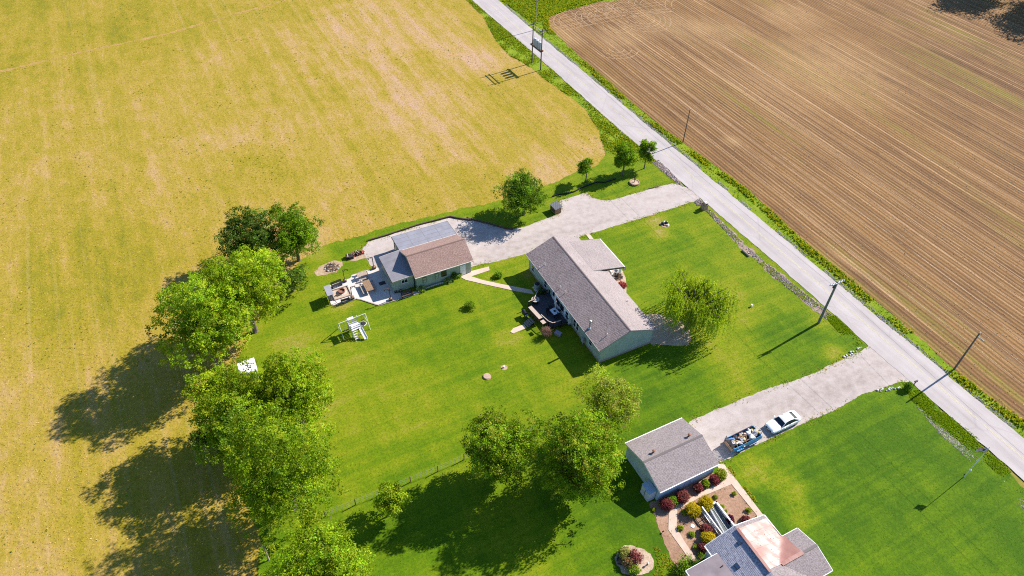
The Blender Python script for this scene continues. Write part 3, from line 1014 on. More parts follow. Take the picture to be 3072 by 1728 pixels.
# wide tan counter along the west side
c0, c1 = (9.25,-4.06), (12.01,-3.72)
cm = ((c0[0] + c1[0]) / 2, (c0[1] + c1[1]) / 2)
cl_, cr_ = math.hypot(c1[0] - c0[0], c1[1] - c0[1]), math.atan2(c1[1] - c0[1], c1[0] - c0[0])
MB().box((cm[0], cm[1], 1.46), (cl_ + .1, .62, .05), cr_).build('counter_top', M_TAN, DK)
MB().box((cm[0], cm[1], dz), (cl_ - .1, .42, .84), cr_).build('counter_base', M_WOODD, DK)
cnr = (12.84,-3.74)
MB().box((cnr[0], cnr[1], 1.47), (.75, .6, .05), cr_).build('counter_top', M_TAN, DK)
# stairs
s0, s1 = (11,-4.5), (11.16,-5.71)
st = MB()
sr = math.atan2(s1[1] - s0[1], s1[0] - s0[0])
for i in range(4):
    f = (i + .5) / 4
    x, y = s0[0] + (s1[0] - s0[0]) * f, s0[1] + (s1[1] - s0[1]) * f
    MB().box((x, y, .52 - .14 * i), (.30, 1.15, .05), sr).build('stair_tread', M_WOOD2, DK)
    st.box((x, y, 0), (.26, 1.0, .5 - .14 * i), sr)
st.build('stair_riser', M_BLACK, DK)
nx, ny = -sin(sr) * .62, cos(sr) * .62
for sg in (-1, 1):
    m = MB()
    a = Vector((s0[0] + nx * sg, s0[1] + ny * sg, 0))
    b = Vector((s1[0] + nx * sg, s1[1] + ny * sg, 0))
    m.tube(a + Vector((0, 0, 1.5)), b + Vector((0, 0, .98)), .035)
    for f in (0, .25, .5, .75, 1):
        p = a.lerp(b, f)
        m.tube(p, p + Vector((0, 0, 1.5 - .52 * f)), .03 if f in (0, 1) else .016)
    m.build('stair_rail', M_BLACK, DK)


# deck furniture
def chair(name, label, loc, rz, mat, group=None, sc=1.0, cat='chair'):
    t = thing(name, label, cat, loc, rz, group)
    MB().box((0, 0, .40), (.5, .5, .05)).build('seat', mat, t)
    MB().add([(-.25, .22, .42), (.25, .22, .42), (.25, .34, .98), (-.25, .34, .98), (-.25, .27, .42), (.25, .27, .42), (.25, .39, .98), (-.25, .39, .98)],
             [(0, 1, 2, 3), (7, 6, 5, 4), (0, 4, 5, 1), (1, 5, 6, 2), (2, 6, 7, 3), (3, 7, 4, 0)]).build('backrest', mat, t)
    for x in (-.23, .23):
        for y in (-.22, .22):
            MB().box((x, y, 0), (.045, .045, .40)).build('leg', mat, t)
        MB().box((x, 0, .62), (.05, .5, .03)).build('armrest', mat, t)
    t.scale = (sc, sc, sc)
    return t


M_TBLUE = plain('pale_table_top', (.55, .58, .62), .5, .06, 2)
tc_ = (6.46,73.68)
t = thing('patio_table', 'square white-topped patio table under the closed umbrella on the deck', 'table', (*tc_, dz), A_M + .1)
MB().box((0, 0, .70), (1.25, 1.0, .05)).build('table_top', M_TBLUE, t)
for x in (-.55, .55):
    for y in (-.42, .42):
        MB().box((x, y, 0), (.06, .06, .70)).build('leg', M_BLACK, t)
MB().box((0, 0, .752), (.32, .32, .06)).build('fire_bowl', M_BLACK, t)
ub = (6.57,74.29)
t = thing('patio_umbrella', 'closed beige patio umbrella standing by the white-topped deck table', 'umbrella', (ub[0] + .05, ub[1] + .05, dz))
MB().lathe((0, 0, 0), [(.26, 0), (.26, .06), (.05, .1), (.03, .3)], 12).build('base', M_BLACK, t)
MB().tube((0, 0, .1), (0, 0, 1.0), .024).build('pole', M_WHITE, t)
MB().lathe((0, 0, .95), [(.06, 0), (.13, .12), (.15, .4), (.11, .9), (.04, 1.3), (.01, 1.38)], 10).build('folded_canopy', plain('beige_canvas', (.52, .44, .36), .9, .12, 4), t, smooth=True)
for (x, y, r, lb) in ((*(5.52,73.76), A_M + 1.5, 'dark patio chair on the west side of the white-topped deck table'), (*(5.93,74.88), A_M + 3.0, 'dark patio chair on the north side of the white-topped deck table'),
                      (*(6.71,72.86), A_M + .1, 'dark patio chair on the south side of the white-topped deck table'), (*(7.36,74.24), A_M - 1.6, 'dark patio chair between the white-topped table and the bay wall')):
    chair('patio_chair', lb, (x, y, dz), r, M_BLACK, 'chairs round the deck table')
t = thing('hot_tub_table', 'round tan-topped fire table at the north corner of the deck', 'fire table', (*(3.6,76.16), dz))
MB().lathe((0, 0, 0), [(.5, 0), (.52, .1), (.55, .62)], 18).build('drum', M_BLACK, t)
MB().lathe((0, 0, .62), [(.62, 0), (.62, .06), (.34, .06), (.33, .0)], 18).build('rim', M_TAN, t)
MB().lathe((0, 0, .63), [(.30, 0), (.2, .07), (.06, .12)], 10).build('burner', M_STEEL, t)
t = thing('grill', 'black covered barbecue grill on the grass beside the deck stairs', 'grill', (*(1.98,73.77), 0), A_M)
MB().box((0, 0, .5), (.9, .55, .35)).build('firebox', M_BLACK, t, bevel=.04)
MB().tube((-.44, 0, .85), (.44, 0, .85), .27, n=14).build('lid', M_BLACK, t)
for x in (-.38, .38):
    for y in (-.2, .2):
        MB().box((x, y, 0), (.06, .06, .5)).build('leg', M_BLACK, t)
MB().box((.62, 0, .78), (.34, .45, .04)).build('side_shelf', M_STEEL, t)
t = thing('storage_tote', 'grey plastic storage box on shaded grass at the deck corner', 'storage box', (*(6.94,70.14), 0), A_M + .5)
MB().box((0, 0, 0), (.95, .6, .5), top=(1.05, 1.05)).build('tub', plain('mauve_grey_plastic', (.22, .20, .26), .5, .1, 3), t)
MB().box((0, 0, .5), (1.05, .68, .08), top=(.92, .9)).build('lid', plain('mauve_grey_lid', (.27, .25, .31), .5, .1, 3), t)

# porch furniture
t = thing('porch_bench', 'white bench on the front porch under the roof edge', 'bench', (*(15.73,83.37), .22), A_M + pi)
MB().box((0, 0, .4), (1.3, .5, .06)).build('seat', M_WHITE, t)
MB().box((0, .25, .45), (1.3, .06, .5)).build('backrest', M_WHITE, t)
for x in (-.6, .6):
    for y in (-.2, .2):
        MB().box((x, y, 0), (.07, .07, .4)).build('leg', M_WHITE, t)
t = thing('porch_table', 'round dark-topped table on the front porch', 'table', (*(16.6,83.4), .22))
MB().lathe((0, 0, .62), [(.42, 0), (.44, .03), (.42, .06)], 18).build('table_top', M_STEEL, t)
MB().lathe((0, 0, .681), [(.25, 0), (.24, .05)], 14).build('tray', M_DARK, t)
MB().tube((0, 0, 0), (0, 0, .62), .05).build('stem', M_BLACK, t)
MB().lathe((0, 0, 0), [(.28, 0), (.26, .04), (.06, .08)], 12).build('foot', M_BLACK, t)
chair('porch_chair', 'dark chair on the front porch beside the pillar', (*(16.52,82.39), .22), A_M + 2.4, M_DARK)
t = thing('porch_flag', 'small red and white striped flag hanging at the porch corner', 'flag', (*(17.46,82.7), 0), A_M)
MB().tube((0, 0, 2.25), (.05, .55, 2.5), .015).build('staff', M_WHITE, t)
for i in range(5):
    MB().box((0.02, .12 + .085 * i, 1.55), (.03, .085, .85)).build('stripe', M_RED if i % 2 == 0 else M_WHITE, t)
t = thing('stone_urn', 'small dark urn standing in the porch bed', 'urn', (*(17.47,82.6), 0))
MB().lathe((0, 0, 0), [(.12, 0), (.07, .1), (.2, .3), (.22, .4), (.18, .4)], 12).build('bowl', M_DARK, t)

# ================================================================ barn, carport and lean-to
BL, BW, BHE, BHR = 9.78, 7.0, 2.81, 4.54
HB = thing('barn', 'sage-green barn with red-brown shingle roof and white door, beside the gravel drive', 'barn', (-14.89, 78.55, 0), A_B)
gable_body(BL, BW, BHE, BHR).build('wall', M_SIDE_GRN, HB)
gable_roof(HB, BL, BW, BHE, BHR, M_SH_BARN, M_SH_BARN, M_CREAM)
d_o = MB().box((8.05, .38, .05), (.95, .08, 2.05)).build('door', M_WHITE, HB)
MB().box((8.05, .33, .2), (.7, .02, .7)).build('door_panel', M_WHITE, d_o)
MB().box((8.05, .33, 1.1), (.7, .02, .75)).build('door_panel', M_WHITE, d_o)
MB().lathe((7.68, .30, 1.0), [(.04, 0), (.05, .04), (.03, .08)], 8).build('handle', M_STEEL, d_o)
window(HB, 'v0', 4.85, 1.1, .75, .95, .4, frame=M_DARK)
for u in (3.65, 1.62):
    s = MB().box((u, .37, .95), (.62, .07, 1.15)).build('shutter', plain('brown_shutter', (.17, .13, .09), .7, .2, 5), HB)
    for z in (1.02, 1.57):
        MB().box((u, .325, z), (.46, .02, .46)).build('shutter_panel', M_SIDE_GRN, s)
# flat-roofed addition on the west gable
MB().box((-1.55, 4.1, -.05), (3.3, 5.9, 2.55)).build('addition_wall', M_SIDE_GRN, HB)
r = MB()
r.slab([(-3.4, .95, 2.58), (.36, .78, 2.86), (.36, 7.2, 2.86), (-3.4, 7.2, 2.58)], None, .14)
fr_ = r.build('addition_roof', M_RUBBER, HB)
strip(fr_, 'fascia', (-3.43, .92, 2.56), (-3.43, 7.23, 2.56), M_DARK, .05, .2)
strip(fr_, 'fascia', (-3.4, .93, 2.57), (.3, .76, 2.85), M_CREAM, .05, .16)
strip(fr_, 'fascia', (-3.4, 7.23, 2.57), (.3, 7.23, 2.85), M_CREAM, .05, .16)
for v in (2.4, 4.0, 5.6):
    strip(fr_, 'roof_seam', (-3.38, v, 2.592), (.3, v, 2.868), M_RUBBER2, .06, .012)
window(HB, 'v0', -1.35, 1.5, .95, .62, 1.15, split='v')
# carport roof on posts
cp = MB()
cp.slab([(0.05, 6.95, 2.79), (9.85, 6.95, 2.79), (9.85, 11.1, 2.55), (.05, 11.1, 2.55)], None, .12)
cpo = cp.build('carport_roof', M_RUBBER2, HB)
for v in (8.0, 9.05, 10.1):
    strip(cpo, 'roof_seam', (.08, v, 2.802 - (v - 6.95) * .0578), (9.82, v, 2.802 - (v - 6.95) * .0578), M_RUBBER, .07, .011)
for u in (2.5, 5.0, 7.4):
    strip(cpo, 'roof_seam', (u, 7.0, 2.797), (u, 11.05, 2.563), M_RUBBER, .06, .010)
strip(cpo, 'fascia', (.02, 6.95, 2.78), (.02, 11.12, 2.54), M_DARK, .05, .2)
strip(cpo, 'fascia', (9.88, 6.95, 2.78), (9.88, 11.12, 2.54), M_DARK, .05, .2)
strip(cpo, 'fascia', (.0, 11.13, 2.545), (9.9, 11.13, 2.545), M_DARK, .05, .18)
for u in (.3, 3.4, 6.5, 9.6):
    MB().box((u, 10.9, -.05), (.14, .14, 2.5)).build('carport_post', M_WOOD2, HB)
MB().box((4.9, 10.9, 2.28), (9.5, .12, .14)).build('carport_beam', M_WOOD2, HB)
MB().box((.42, 8.9, -.05), (.08, 3.7, 2.35)).build('carport_side_wall', M_SIDE_GRN, HB)

# ================================================================ garage
GL, GW, GHE, GHR = 8.76, 7.49, 2.51, 3.65
HG = thing('garage', 'garage with weathered grey shingle roof at the end of the south driveway', 'garage', (18.02, 43.34, 0), A_G)
gb = gable_body(GL, GW, GHE, GHR, .18, .3)
gb.build('wall', M_SIDE_GAR, HG)
MB().box((GL / 2, .285, .0), (GL - .5, .03, 2.3)).build('front_cladding', M_SIDE_BLUE, HG)
gable_roof(HG, GL, GW, GHE, GHR, M_SH_GAR, M_SH_GAR, M_WHITE)
for u in (1.96, 7.27):
    z = GHE + (GHR - GHE) * ((GW - 4.45) / (GW / 2))
    vv = MB().tube((u, 4.45, z - .05), (u, 4.45, z + .32), .11, n=12).build('roof_vent', M_RUST, HG)
    MB().lathe((u, 4.45, z + .32), [(.11, 0), (.2, .02), (.2, .1), (.08, .16)], 12).build('vent_cap', M_RUST, vv)
d_o = MB().box((4.6, .25, .05), (.95, .05, 2.0)).build('door', plain('dull_blue_door', (.30, .36, .48), .5, .08, 2), HG)  # door paint a deeper blue than the cladding
MB().box((4.95, .2, .95), (.06, .05, .14)).build('handle', M_STEEL, d_o)
gd = MB().box((GL - .13, GW / 2, .02), (.08, 4.9, 2.15)).build('garage_door', M_WHITE, HG)
for k in range(4):
    MB().box((GL - .07, GW / 2, .06 + k * .53), (.05, 4.8, .48)).build('door_panel', M_WHITE, gd)
t = thing('cold_frame', 'glazed blue-topped cupboard against the west wall of the garage', 'cupboard', (18.02, 43.34, 0), A_G)
MB().box((-.45, 1.36, 0), (1.0, 1.5, 1.8)).build('body', plain('grey_white_panel', (.5, .5, .52), .6, .12, 2), t)
tp = MB()
tp.slab([(-1.02, .55, 1.84), (.1, .55, 1.95), (.1, 2.17, 1.95), (-1.02, 2.17, 1.84)], None, .05)
tp.build('lid', plain('blue_sheet_lid', (.30, .38, .48), .3, .1, 2), t)
MB().box((-.96, 1.36, .1), (.03, .05, 1.65)).build('door_gap', M_DARK, t)
MB().box((-.98, 1.5, .9), (.05, .05, .2)).build('handle', M_STEEL, t)

# ================================================================ south house (garage frame)
HS = thing('south_house', 'low house with blue-grey shingles and a shining copper metal roof', 'house', (18.02, 43.34, 0), A_G)
rz_, ez_ = 4.22, 2.75
ur, uw, ue, vn, vs0 = 4.35, .58, 9.0, -7.75, -22.0
w_ = MB()
w_.prism([(uw + .35, vn - .25), (ue - .35, vn - .25), (ue - .35, vs0), (uw + .35, vs0)], -.05, ez_ - .05)
w_.add([(uw + .35, vn - .25, ez_ - .05), (ue - .35, vn - .25, ez_ - .05), (ur, vn - .25, rz_ - .16)], [(0, 1, 2)])
w_.build('wall', M_SIDE_BLUE, HS)
r = MB()
r.slab([(uw, vs0, ez_ - .015), (ur, vs0, rz_ - .015), (ur, vn, rz_ - .015), (uw, vn, ez_ - .015)], None, .12)
r.slab([(ur, vs0, rz_ - .015), (ue, vs0, ez_ - .015), (ue, vn, ez_ - .015), (ur, vn, rz_ - .015)], None, .12)
rs = r.build('roof', M_WHITE, HS)
courses('shingle_slope', (uw, vn, ez_), (uw, vs0, ez_), (ur, vs0, rz_), (ur, vn, rz_), M_SH_SOUTH, rs, .17)
courses('shingle_slope', (ue, vs0, ez_), (ue, vn, ez_), (ur, vn, rz_), (ur, vs0, rz_), M_SH_GAR, rs, .17)
strip(rs, 'rake_board', (uw, vn + .03, ez_), (ur, vn + .03, rz_), M_WHITE, .06, .2)
strip(rs, 'rake_board', (ue, vn + .03, ez_), (ur, vn + .03, rz_), M_WHITE, .06, .2)
strip(rs, 'gutter', (uw - .06, vn, ez_), (uw - .06, vs0, ez_), M_WHITE, .11, .13)
strip(rs, 'gutter', (ue + .06, vn, ez_), (ue + .06, -10.65, ez_), M_WHITE, .11, .13)


def ez(u):
    return rz_ - (u - ur) * (rz_ - ez_) / (ue - ur)


# copper sheets: the east slope and the piece running up to the wing ridge, one skin with low ribs and a rolled ridge
wr, wz, wn, wso, wue = -13.35, 3.6, -10.7, -16.1, 11.35
uj = ur + (rz_ - wz) / ((rz_ - ez_) / (ue - ur))
vs, fs = [], []
nu, nv = 34, 36
for i in range(nu + 1):
    for j in range(nv + 1):
        u = ur + (ue + .3 - ur) * i / nu
        v = -8.2 + (wr + .02 + 8.2) * j / nv
        if u > ue:
            v = max(wr + .02, min(v, wn - .05 + (v - wn) * .0)) if v > wn else v
        za = ez(min(u, ue + .03)) if u < ue + .03 else ez_ - .02
        zw = ez_ + (wz - ez_) * (wn - v) / (wn - wr)
        k_ = .22
        h_ = max(0, min(1, .5 + .5 * (zw - za) / k_))
        z = za * (1 - h_) + zw * h_ + k_ * h_ * (1 - h_)
        bump = .012 * (sin(v * 3.1 + u * .7) * sin(u * 1.9 + 1.3 * sin(v * .9))) + .008 * sin(u * 5 + v * 1.3)
        vs.append((u, v, z + .06 + bump))
for i in range(nu):
    for j in range(nv):
        a = i * (nv + 1) + j
        fs.append((a, a + 1, a + nv + 2, a + nv + 1)[::-1])
cs = obj('copper_sheet', vs, fs, M_COPPER, HS, smooth=True)
for k in range(6):
    v = -8.2 - .9 * (k + 1)
    if v > -12.9:
        u1 = ue if v > wn else uj + (v - wr) / (wn - wr) * (ue - uj) - .3
        strip(cs, 'sheet_rib', (ur, v, rz_ + .085), (u1, v, ez(u1) + .085), M_COPPER, .05, .03)
strip(cs, 'ridge_roll', (ur - .05, -8.15, rz_ + .12), (ur - .05, -13.6, rz_ + .12), M_COPPER, .34, .06)
# wing
ww = MB()
ww.prism([(uj + .5, wn - .3), (wue - .3, wn - .3), (wue - .3, wso + .3), (uj + .5, wso + .3)], -.05, ez_ - .05)
ww.add([(wue - .3, wn - .3, ez_ - .05), (wue - .3, wso + .3, ez_ - .05), (wue - .3, wr, wz - .15)], [(0, 1, 2)])
ww.build('wing_wall', M_SIDE_BLUE, HS)
r = MB()
r.slab([(ue, wn, ez_ + .0), (wue, wn, ez_ + .0), (wue, wr, wz), (ue, wr, wz)], None, .12)
r.slab([(uj, wr, wz), (wue, wr, wz), (wue, wso, ez_), (ue, wso, ez_)], None, .12)
wro = r.build('wing_roof', M_WHITE, HS)
courses('shingle_slope', (ue, wn, ez_ + .012), (wue, wn, ez_ + .012), (wue, wr, wz + .012), (ue, wr, wz + .012), M_SH_GAR, wro, .17)
courses('shingle_slope', (ue, wso, ez_ + .012), (wue, wso, ez_ + .012), (wue, wr, wz + .012), (uj, wr, wz + .012), M_SH_GAR, wro, .17)
strip(wro, 'ridge_roll', (uj, wr, wz + .1), (ue + .35, wr, wz + .1), M_COPPER, .42, .05)
strip(wro, 'ridge_roll', (ue + .35, wr, wz + .045), (wue, wr, wz + .045), M_SH_GAR, .3, .03)
for a, b in (((wue + .03, wn, ez_), (wue + .03, wr, wz)), ((wue + .03, wso, ez_), (wue + .03, wr, wz)), ((ue, wn + .05, ez_), (wue, wn + .05, ez_)), ((ue, wso - .05, ez_), (wue, wso - .05, ez_))):
    strip(wro, 'fascia', a, b, M_WHITE, .06, .16)
# low flat roof on the west side
r = MB()
r.slab([(-3.05, -9.15, 2.78), (1.15, -9.15, 3.04), (1.15, -22, 3.04), (-3.05, -22, 2.78)], None, .12)
fl_ = r.build('flat_roof', M_RUBBER3, HS)
strip(fl_, 'fascia', (-3.08, -9.1, 2.8), (1.1, -9.1, 3.06), M_WHITE, .06, .2)
strip(fl_, 'fascia', (-3.09, -9.1, 2.8), (-3.09, -22, 2.8), M_WHITE, .06, .2)
MB().box((-1.0, -15.6, -.05), (3.7, 12.7, 2.75)).build('side_wall', M_SIDE_BLUE, HS)
MB().tube((.75, -10.5, 3.0), (.75, -10.5, 3.25), .06).build('vent_pipe', M_RUST, HS)
for u, v, a, b in ((3.5, -9.5, .42, .34), (1.95, -11.3, .62, .42)):
    z = ez_ + (u - uw) * (rz_ - ez_) / (ur - uw)
    s_ = (rz_ - ez_) / (ur - uw)
    q = MB()
    q.slab([(u - b / 2, v - a / 2, z - s_ * b / 2 + .12), (u + b / 2, v - a / 2, z + s_ * b / 2 + .12), (u + b / 2, v + a / 2, z + s_ * b / 2 + .12), (u - b / 2, v + a / 2, z - s_ * b / 2 + .12)], None, .12)
    k_ = q.build('skylight', M_DARK, HS)
    q = MB()
    a, b = a - .08, b - .08
    q.slab([(u - b / 2, v - a / 2, z - s_ * b / 2 + .13), (u + b / 2, v - a / 2, z + s_ * b / 2 + .13), (u + b / 2, v + a / 2, z + s_ * b / 2 + .13), (u - b / 2, v + a / 2, z - s_ * b / 2 + .13)], None, .01)
    q.build('pane', plain('blue_skylight_glass', (.03, .06, .12), .15, .1, 2, spec=.5), k_)
# screws and dents on the copper
for k in range(14):
    u, v = ur + .8 + 3.4 * RNG.random(), -8.7 - 3.2 * RNG.random()
    MB().lathe((u, v, ez(u) + .05), [(.07, 0), (.05, .02), (.015, .03)], 8).build('roof_screw', M_COPPER, cs)

# cellar stairwell and its railing north of the south house
t = thing('cellar_stairwell', 'white-walled cellar stairwell with slate cover, in the mulch bed', 'stairwell', (18.02, 43.34, 0), A_G)
MB().box((6.2, -5.1, 0), (.2, 3.8, .75)).build('parapet', M_WHITE, t)
MB().box((5.65, -3.3, 0), (1.3, .18, .75)).build('parapet', M_WHITE, t)
MB().prism([(5.0, -3.4), (5.13, -3.4), (4.62, -6.9), (4.5, -6.9)], 0, .6).build('parapet', M_GREYP, t)
MB().tube((5.06, -3.4, .72), (4.56, -6.9, .72), .03).build('handrail', M_WHITE, t)
q = MB()
q.slab([(5.16, -3.45, .45), (6.08, -3.45, .45), (6.08, -7.2, .16), (4.7, -7.2, .16)], None, .05)
q.build('cover', plain('wet_slate_sheet', (.085, .095, .09), .35, .45, 1.2, spec=.5), t)
for x in (5.45, 5.95):
    MB().tube((x, -3.6, .49), (x - .1, -7.0, .22), .018).build('cover_rib', M_STEEL, t)
t = thing('white_railing', 'white double railing beside the cellar stairwell steps', 'railing', (18.02, 43.34, 0), A_G)
MB().box((4.12, -5.1, .98), (.13, 3.9, .06)).build('top_rail', M_WHITE, t)
MB().box((4.12, -5.1, .18), (.10, 3.9, .06)).build('bottom_rail', M_WHITE, t)
for k in range(5):
    MB().box((4.12, -3.25 - .92 * k, 0), (.1, .1, 1.0)).build('post', M_WHITE, t)
for k in range(18):
    MB().box((4.12, -3.4 - .2 * k, .22), (.03, .03, .77)).build('baluster', M_WHITE, t)
t = thing('cellar_steps', 'shaded grey steps between the white railing and the stairwell', 'steps', (18.02, 43.34, 0), A_G)
for k in range(7):
    MB().box((4.52, -3.6 - .34 * k, 0), (.62, .3, .1 + .05 * k)).build('step', M_GREYP, t)
t = thing('garden_frame', 'shallow dark timber planting frame beside the ramp', 'planting frame', (18.02, 43.34, 0), A_G)
for c, d in (((3.2, -3.6, 0), (.9, .08, .16)), ((3.2, -4.7, 0), (.9, .08, .16)), ((2.78, -4.15, 0), (.08, 1.18, .16)), ((3.62, -4.15, 0), (.08, 1.18, .16))):
    MB().box(c, d).build('board', M_WOODD, t)
MB().box((3.2, -4.15, 0), (.76, 1.02, .08)).build('soil', M_MULCH, t)
t = MB().box((0, 0, 0), (.42, .42, .06)).build('paving_slab', M_WHITE, None, loc=(*(21.88,40.47), .012), rz=A_G + .5, bevel=.01)
tag(t, 'pale square paving slab lying in the mulch bed', 'paving slab')

# ================================================================ car
def paint(name, c, coat=.6):
    m, t, out = nodes(name)
    n = noise(t, coords(t), 1.2, 3, .5)
    cc = ramp(t, n, [(.3, [x * .96 for x in c]), (.7, c)])
    p = finish(t, out, cc, .35, None, 0, 0, 0, .5)
    p.inputs['Coat Weight'].default_value = coat
    p.inputs['Coat Roughness'].default_value = .08
    return m


M_CARW = paint('white_car_paint', (.80, .80, .80))
M_TYRE = plain('tyre_rubber', (.018, .018, .018), .85, .2, 6)
M_RIM = plain('alloy_rim', (.45, .46, .47), .35, .1, 4, metal=.7)


def loft(st, closed=True):
    """st: list of rings (equal length lists of points)"""
    n = len(st[0])
    vs = [p for r in st for p in r]
    fs = []
    for k in range(len(st) - 1):
        for i in range(n if closed else n - 1):
            j = (i + 1) % n
            fs.append((k * n + i, k * n + j, (k + 1) * n + j, (k + 1) * n + i))
    if closed:
        fs.append(tuple(range(n - 1, -1, -1)))
        m = (len(st) - 1) * n
        fs.append(tuple(range(m, m + n)))
    return vs, fs


def sub(o, lv=2):
    s = o.modifiers.new('subdivision', 'SUBSURF')
    s.levels = s.render_levels = lv
    return o


def wheel(parent, x, y, r, w, side):
    t = MB()
    prof = [(r * .62, -w / 2), (r * .93, -w / 2), (r, -w * .3), (r, w * .3), (r * .93, w / 2), (r * .62, w / 2)]
    n = 20
    vs, fs = [], []
    for rr, d in prof:
        for i in range(n):
            a = 2 * pi * i / n
            vs.append((x + rr * cos(a), y + d, r + rr * sin(a)))
    k = len(prof)
    for q in range(k):
        for i in range(n):
            j = (i + 1) % n
            fs.append((q * n + i, q * n + j, ((q + 1) % k) * n + j, ((q + 1) % k) * n + i))
    t.add(vs, fs)
    wh = t.build('wheel', M_TYRE, parent)
    m = MB()
    m.tube((x, y + side * w * .28, r), (x, y + side * w * .40, r), r * .62, r * .58, 16)
    for i in range(5):
        a = 2 * pi * i / 5
        m.tube((x, y + side * w * .42, r), (x + r * .56 * cos(a), y + side * w * .42, r + r * .56 * sin(a)), r * .09, r * .07, 6)
    m.build('rim', M_RIM, wh)
    return wh


def sedan(loc, rz):
    t = thing('parked_car', 'white sedan parked on the south driveway in front of the trailer', 'car', loc, rz)
    # nose at -x; stations x, half width at sill, half width at belt, sill z, belt z, deck half width
    S = [(-2.42, .52, .60, .34, .50, .48), (-2.36, .72, .78, .24, .60, .64), (-2.1, .86, .90, .20, .72, .74), (-1.5, .90, .925, .19, .82, .80), (-.95, .90, .93, .19, .90, .82),
         (0, .90, .93, .19, .93, .80), (1.0, .90, .93, .19, .95, .80), (1.7, .89, .92, .20, .97, .79), (2.15, .84, .88, .24, .96, .76), (2.38, .72, .80, .30, .90, .68), (2.45, .58, .66, .40, .74, .56)]
    rings = []
    for x, ws, wb, z0, z1, wd in S:
        h = z1 - z0
        right = [(x, ws * .9, z0), (x, ws, z0 + h * .18), (x, wb, z0 + h * .55), (x, wb * .985, z0 + h * .85), (x, wd, z1), (x, wd * .5, z1 + .035)]
        rings.append(right + [(a, -b, c) for a, b, c in right[::-1]])
    vs, fs = loft(rings)
    b = obj('body', vs, fs, M_CARW, t, smooth=True)
    sub(b)
    # greenhouse: glass volume with a painted roof panel and pillars
    Gx = [(-1.05, .70, .86, .89), (-.42, .665, .90, 1.33), (-.05, .655, .90, 1.43), (.55, .655, .90, 1.445), (1.05, .645, .91, 1.38), (1.82, .64, .93, 1.0)]
    rr = []
    for x, wt, zb, zt in Gx:
        wb = .815
        f = (zt - .9) / .54
        w1 = wb + (wt - .12 - wb) * max(0, min(1, f)) * .9
        right = [(x, wb, zb - .05), (x, (wb + w1) / 2, (zb + zt) / 2), (x, w1, zt - .03), (x, w1 * .6, zt)]
        rr.append(right + [(a, -b_, c) for a, b_, c in right[::-1]])
    vs, fs = loft(rr)
    g = obj('glasshouse', vs, fs, M_GLASS, t, smooth=True)
    g.data.polygons.foreach_set('use_smooth', [False] * len(g.data.polygons))

    def wtop(x):
        xs = [q[0] for q in Gx]
        return np.interp(x, xs, [q[3] for q in Gx])

    def whalf(x):
        z = wtop(x)
        wt = np.interp(x, [q[0] for q in Gx], [q[1] for q in Gx])
        f = (z - .9) / .54
        return .815 + (wt - .12 - .815) * max(0, min(1, f)) * .9
    ring = []
    for x in np.linspace(-.48, 1.12, 9):
        z, w = wtop(x), whalf(x) + .02
        top = [(x, -w, z - .045), (x, -w * .97, z + .0), (x, -w * .6, z + .028), (x, 0, z + .036), (x, w * .6, z + .028), (x, w * .97, z + .0), (x, w, z - .045)]
        ring.append(top)
    vs, fs = loft(ring, False)
    obj('roof_panel', vs, [f[::-1] for f in fs], M_CARW, t, smooth=True)
    for sg in (-1, 1):
        p = MB()
        p.tube((-1.06, sg * .80, .90), (-.46, sg * (whalf(-.46) + .0), wtop(-.46) - .01), .035, n=6)
        p.build('front_pillar', M_CARW, t)
        p = MB()
        p.tube((1.10, sg * (whalf(1.1) + .0), wtop(1.1) - .02), (1.86, sg * .76, .985), .06, .09, n=6)
        p.build('rear_pillar', M_CARW, t)
        p = MB()
        p.tube((.38, sg * .825, .90), (.36, sg * (whalf(.36) + .012), wtop(.36) - .04), .03, n=6)
        p.build('door_pillar', M_DARK, t)
        m_ = MB().box((-.78, sg * 1.0, .93), (.14, .2, .12)).build('mirror', M_CARW, t, bevel=.03)
        h = MB().box((-2.2, sg * .66, .58), (.34, .3, .10), rz=sg * -.5, top=(.8, .8)).build('headlight', plain('headlight_glass', (.5, .53, .56), .15, .1, 3), t)
        MB().box((2.36, sg * .62, .70), (.14, .34, .13)).build('tail_light', M_RED, t)
        for x in (-.15, .75):
            MB().box((x, sg * .945, .78), (.18, .02, .03)).build('door_handle', M_CARW, t)
        for x in (-1.45, 1.42):
            wheel(t, x, sg * .80, .335, .22, sg)
    MB().box((-2.42, 0, .36), (.08, .95, .16)).build('grille', M_BLACK, t)
    MB().box((-2.46, 0, .40), (.02, .42, .10)).build('number_plate', M_WHITE, t)
    MB().box((2.46, 0, .55), (.02, .42, .12)).build('number_plate', M_WHITE, t)
    MB().tube((-1.02, -.3, .95), (-.98, .55, .95), .012).build('wiper', M_BLACK, t)
    return t


ga, gx, gy = A_G, 18.02, 43.34


def LGp(u, v):
    return (gx + u * cos(ga) - v * sin(ga), gy + u * sin(ga) + v * cos(ga))


sedan((*LGp(21.55, 2.12), .012), A_G + radians(-.5))

